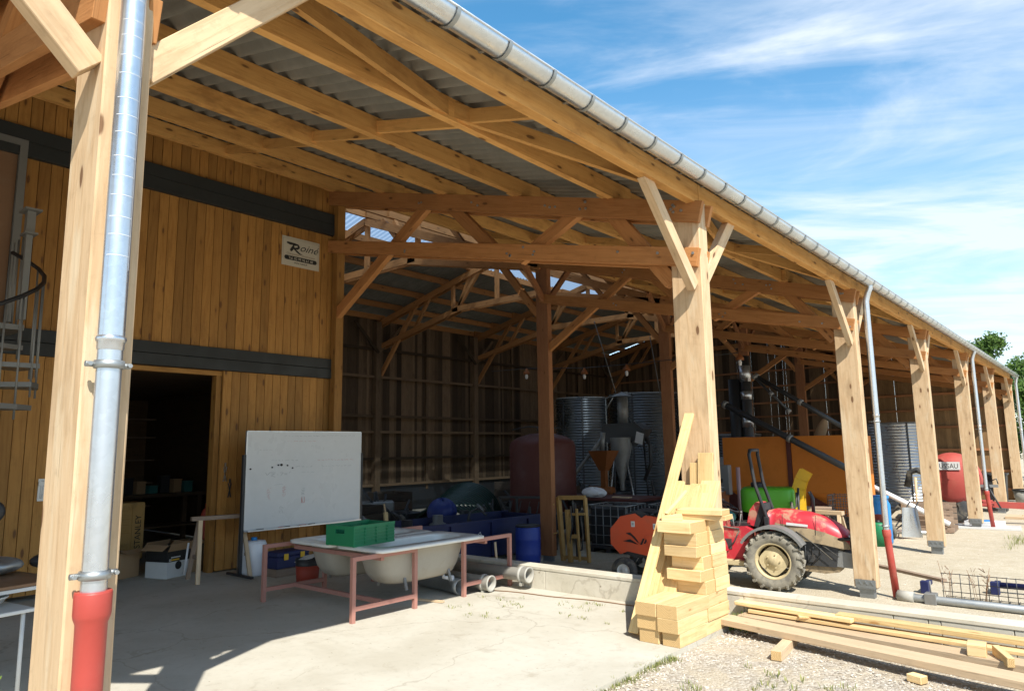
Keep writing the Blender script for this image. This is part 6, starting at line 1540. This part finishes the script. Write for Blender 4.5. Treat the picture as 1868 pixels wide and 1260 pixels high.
m = MB(); m.lathe([(0, -.75), (.55, -.72), (.68, -.62), (.78, -.4), (.80, 0), (.80, 1.2), (.7, 1.45), (.0, 1.55)], (-.40, 0, 1.32), (0, 1, 0), 40); m.build('tank_shell', 'tankred', tk)
m = MB(); m.box(-1.2, .75, -.55, -.45, 1.1, 1.18); m.build('side_rail', 'greysteel', tk)
m = MB(); m.box(-1.2, .6, -.5, 1.2, .55, .62); m.prism([(.3, .5), (2.05, .42), (2.2, .5), (2.1, .62), (.3, .66)], (0, -.12, 0), X_, Z_, (0, .18, 0)); m.build('drawbar', 'tankred', tk)
for y in (-.5, 1.3): m = MB(); m.lathe([(.2, -.12), (.4, -.13), (.46, -.08), (.47, 0), (.46, .08), (.4, .13), (.2, .12)], (-.5, y+.0, .47), (0, 1, 0), 28); m.lathe([(0, -.06), (.2, -.1)], (-.5, y, .47), (0, 1, 0), 20); m.build('wheel', 'rubber', tk)
m = MB(); m.prism([(-.9, .62), (.25, .62), (.40, 1.1), (-1.1, 1.1)], (0, -.5, 0), X_, Z_, (0, 1.6, 0)); m.build('lower_body', 'tankdark', tk)
m = MB(); m.box(-.88, -.16, -.768, -.760, 1.62, 1.86); m.build('name_panel', 'white', tk)
text('panel_text', 'DUSSAU', .21, 'ink', tk, (-.52, -.7695, 1.665), (1, 0, 0), (0, 0, 1), squeeze=.80)
m = MB(); m.tube([(.40, -.6, 1.6), (.52, -.62, 1.1)], .025, 6); m.tube([(.6, -.5, 1.3), (.72, -.5, 1.35), (.75, -.5, 1.2)], .02, 6); m.tube([(.5, -.5, 1.1), (.75, -.6, .5)], .025, 6); m.build('lever', 'darksteel', tk)
m = MB(); m.tube([(1.7, -.1, .5), (2.0, -.3, .02)], .025, 8); m.box(1.93, 2.07, -.36, -.24, 0, .02); m.build('prop_stand', 'ochre', tk)
cj = thing('tool_barrow', 'tangle of black hoses and tools hung on a stick frame before the bright silo', 'tool rack', (-1.6, 18.0, ZG))
m = MB(); m.tube([(0, 0, 0), (.05, 0, 1.4)], .04, 8); m.tube([(.35, 0, 0), (.25, 0, 1.3)], .04, 8); m.build('stick', 'plank', cj)
m = MB(); m.tube([(-.2, 0, 1.1), (-.1, .05, 1.55), (.1, 0, 1.62), (.35, 0, 1.5), (.3, -.05, 1.1)], .09, 10); m.tube([(-.6, .1, .4), (-.3, 0, .7), (.1, .1, .5), (.5, 0, .6)], .04, 8); m.tube([(-.9, .1, .1), (-.5, 0, .5), (-.2, .1, .2), (.3, 0, .4), (.6, 0, .1)], .05, 8); m.tube([(-.38, 0, 1.5), (-.4, 0, 1.25), (-.2, 0, 1.25)], .02, 6); m.build('hose', 'rubber', cj)
m = MB(); m.grid(lambda u, v: (.15+.12*math.cos(2*PI*u)*math.sin(PI*v), .08*math.sin(2*PI*u)*math.sin(PI*v), .45+.1*math.cos(PI*v)), 12, 6, wu=True); m.build('rag', 'weed', cj)
def flat(loc, sx, sy_, sz, rz, mat, label, nm='insulation_sheet', grp='panels and sheets lying by the slatted crate'):
    m = MB(); m.box(-sx/2, sx/2, -sy_/2, sy_/2, 0, sz, ch=.004); o = m.build(nm, mat, None, loc=loc, rotz=rz); tag(o, label, 'panel', grp)
flat((.2, 17.8, ZG+.001), 1.6, .9, .06, .1, 'white', 'white panel flat on the ground between the fourth and fifth posts')
flat((.1, 18.2, ZG+.062), .9, .6, .10, -.1, 'whitebag', 'white and blue tray stacked on the flat white panel', 'white_tray')
flat((.1, 18.1, ZG+.163), .35, .3, .03, .4, 'brightblue', 'blue plastic film piece on the white tray', 'blue_film')
flat((.9, 21.4, ZG+.001), 1.2, .9, .08, .0, 'plank', 'pale board panel flat by the fifth post', 'board_panel')
m = MB(); m.box(-.06, .06, -1.6, 1.6, .0, .05); o = m.build('timber_lath', 'greywood', None, loc=(-.55, 9.0, ZG), rotz=R(52)); tag(o, 'long grey batten lying on the ground left of the fourth post', 'batten')
m = MB(); m.tube([(0, 0, .06), (1.4, .2, .06)], .055, 12); o = m.build('grey_pipe', 'galv', None, loc=(-1.9, 15.0, ZG)); tag(o, 'short grey pipe lying left of the slatted crate', 'pipe')
blb = thing('black_bin', 'black lidded rubbish bin between the fifth and sixth eave posts', 'bin', (-.2, 24.0, ZG)); m = MB(); m.prism([(-.28, 0), (.28, 0), (.36, 1.25), (-.36, 1.25)], (0, -.3, 0), X_, Z_, (0, .6, 0)); m.build('bin_body', 'black', blb); m = MB(); m.obox((0, 0, 1.3), V((.4, 0, 0)), V((0, .36, 0)), V((0, .05, .03))); m.build('lid', 'black', blb)
gbk = thing('grey_tub', 'grey plastic tub with a dark rim beyond the red drawbar', 'tub', (.55, 26.2, ZG)); m = MB(); m.lathe([(0, 0), (.38, 0), (.48, .62), (.45, .62), (.36, .02), (0, .02)], n=28); m.build('tub_body', 'pvcgrey', gbk); m = MB(); m.lathe([(.48, .6), (.51, .6), (.51, .66), (.46, .66)], n=28); m.build('rim', 'black', gbk)
for i, (x, y) in enumerate(((2.15, 16.6), (2.7, 16.3), (3.2, 16.0))):
    t = thing('black_pot', ('black plant pot farthest left in the row by the grass', 'black plant pot in the middle of the row by the grass', 'black plant pot at the right edge of the picture')[i], 'pot', (x, y, ZG), 0, 'black pots on the yard'); m = MB(); m.lathe([(0, 0), (.2, 0), (.27, .33), (.25, .33), (.19, .02), (0, .02)], n=20); m.build('pot_body', 'black', t); m = MB(); m.lathe([(.27, .30), (.30, .30), (.30, .36), (.26, .36)], n=20); m.build('rim', 'black', t)
# pipe, mesh and fittings in the yard at right
gp = thing('drain_line', 'grey metal drain pipe lying on the yard from the red downpipe foot', 'pipe', (.40, 5.95, ZG))
m = MB(); m.tube([(0, 0, .07), (.25, -.02, .065), (6, -.05, .06)], .06, 16); m.build('pipe_body', 'galvdull', gp)
m = MB(); m.tube([(.02, 0, .07), (.25, -.02, .066)], .085, 16); m.build('sleeve', 'pvcgrey', gp)
m = MB(); m.box(.40, .56, -.11, .09, 0, .16, ch=.005); m.tube([(.48, 0, .15), (.48, 0, .34)], .008, 6); m.build('pipe_clip', 'greysteel', gp)
for i, x in enumerate((1.25, 2.9)): 
    m = MB(); m.box(-.06, .06, -.06, .06, 0, .2, ch=.008); m.box(-.04, .04, .06, .4, .1, .16); o = m.build('blue_bracket', 'navy', None, loc=((.15, 1.05)[i]+.5, (6.75, 7.3)[i], ZG)); tag(o, ('small dark blue steel bracket behind the drain pipe, left one', 'small dark blue steel bracket behind the drain pipe, right one')[i], 'bracket', 'blue brackets by the drain pipe')
m = MB(); m.tube([(0, 0, .12), (3, .1, .14)], .05, 12); o = m.build('blue_pipe', 'navy', None, loc=(1.55, 7.5, ZG)); tag(o, 'dark blue pipe lying behind the drain pipe at the right edge', 'pipe')
ms = MB()
L_ = 3.2; hh = .42
for i in range(int(L_/.12)+1): ms.tube([(i*.12, 0, 0), (i*.12+random.uniform(-.004, .004), .0, hh)], .006, 5)
for j in range(4): ms.tube([(-.02, 0, j*.135+.005), (L_, 0, j*.135+.005)], .006, 5)
for i in range(int(L_/.12)+1): ms.tube([(i*.12, 0, 0), (i*.12, .35, .02)], .0045, 5)
for j in range(3): ms.tube([(0, .12*j+.1, .01), (L_, .12*j+.1, .01)], .0045, 5)
o = ms.build('rebar_mesh', 'darksteel', None, loc=(.98, 6.35, ZG), rotz=R(2)); tag(o, 'rusty steel reinforcement mesh standing on the yard at the right', 'mesh panel')
tw = thing('dry_weed', 'thin dry weed stems growing through the steel mesh', 'weed', (1.15, 6.2, ZG))
m = MB()
for i in range(9):
    a = random.uniform(0, 6.28); x = random.uniform(-.15, .5); m.tube([(x, 0, 0), (x+.04*math.cos(a), .03, .3), (x+.1*math.cos(a), .02, random.uniform(.45, .62))], .004, 4)
    for k in range(4): z = .25+.08*k; m.tube([(x+.03*math.cos(a), .02, z), (x+.03*math.cos(a)+random.uniform(-.08, .08), .0, z+.06)], .003, 4)
m.build('stems', 'kraft', tw)
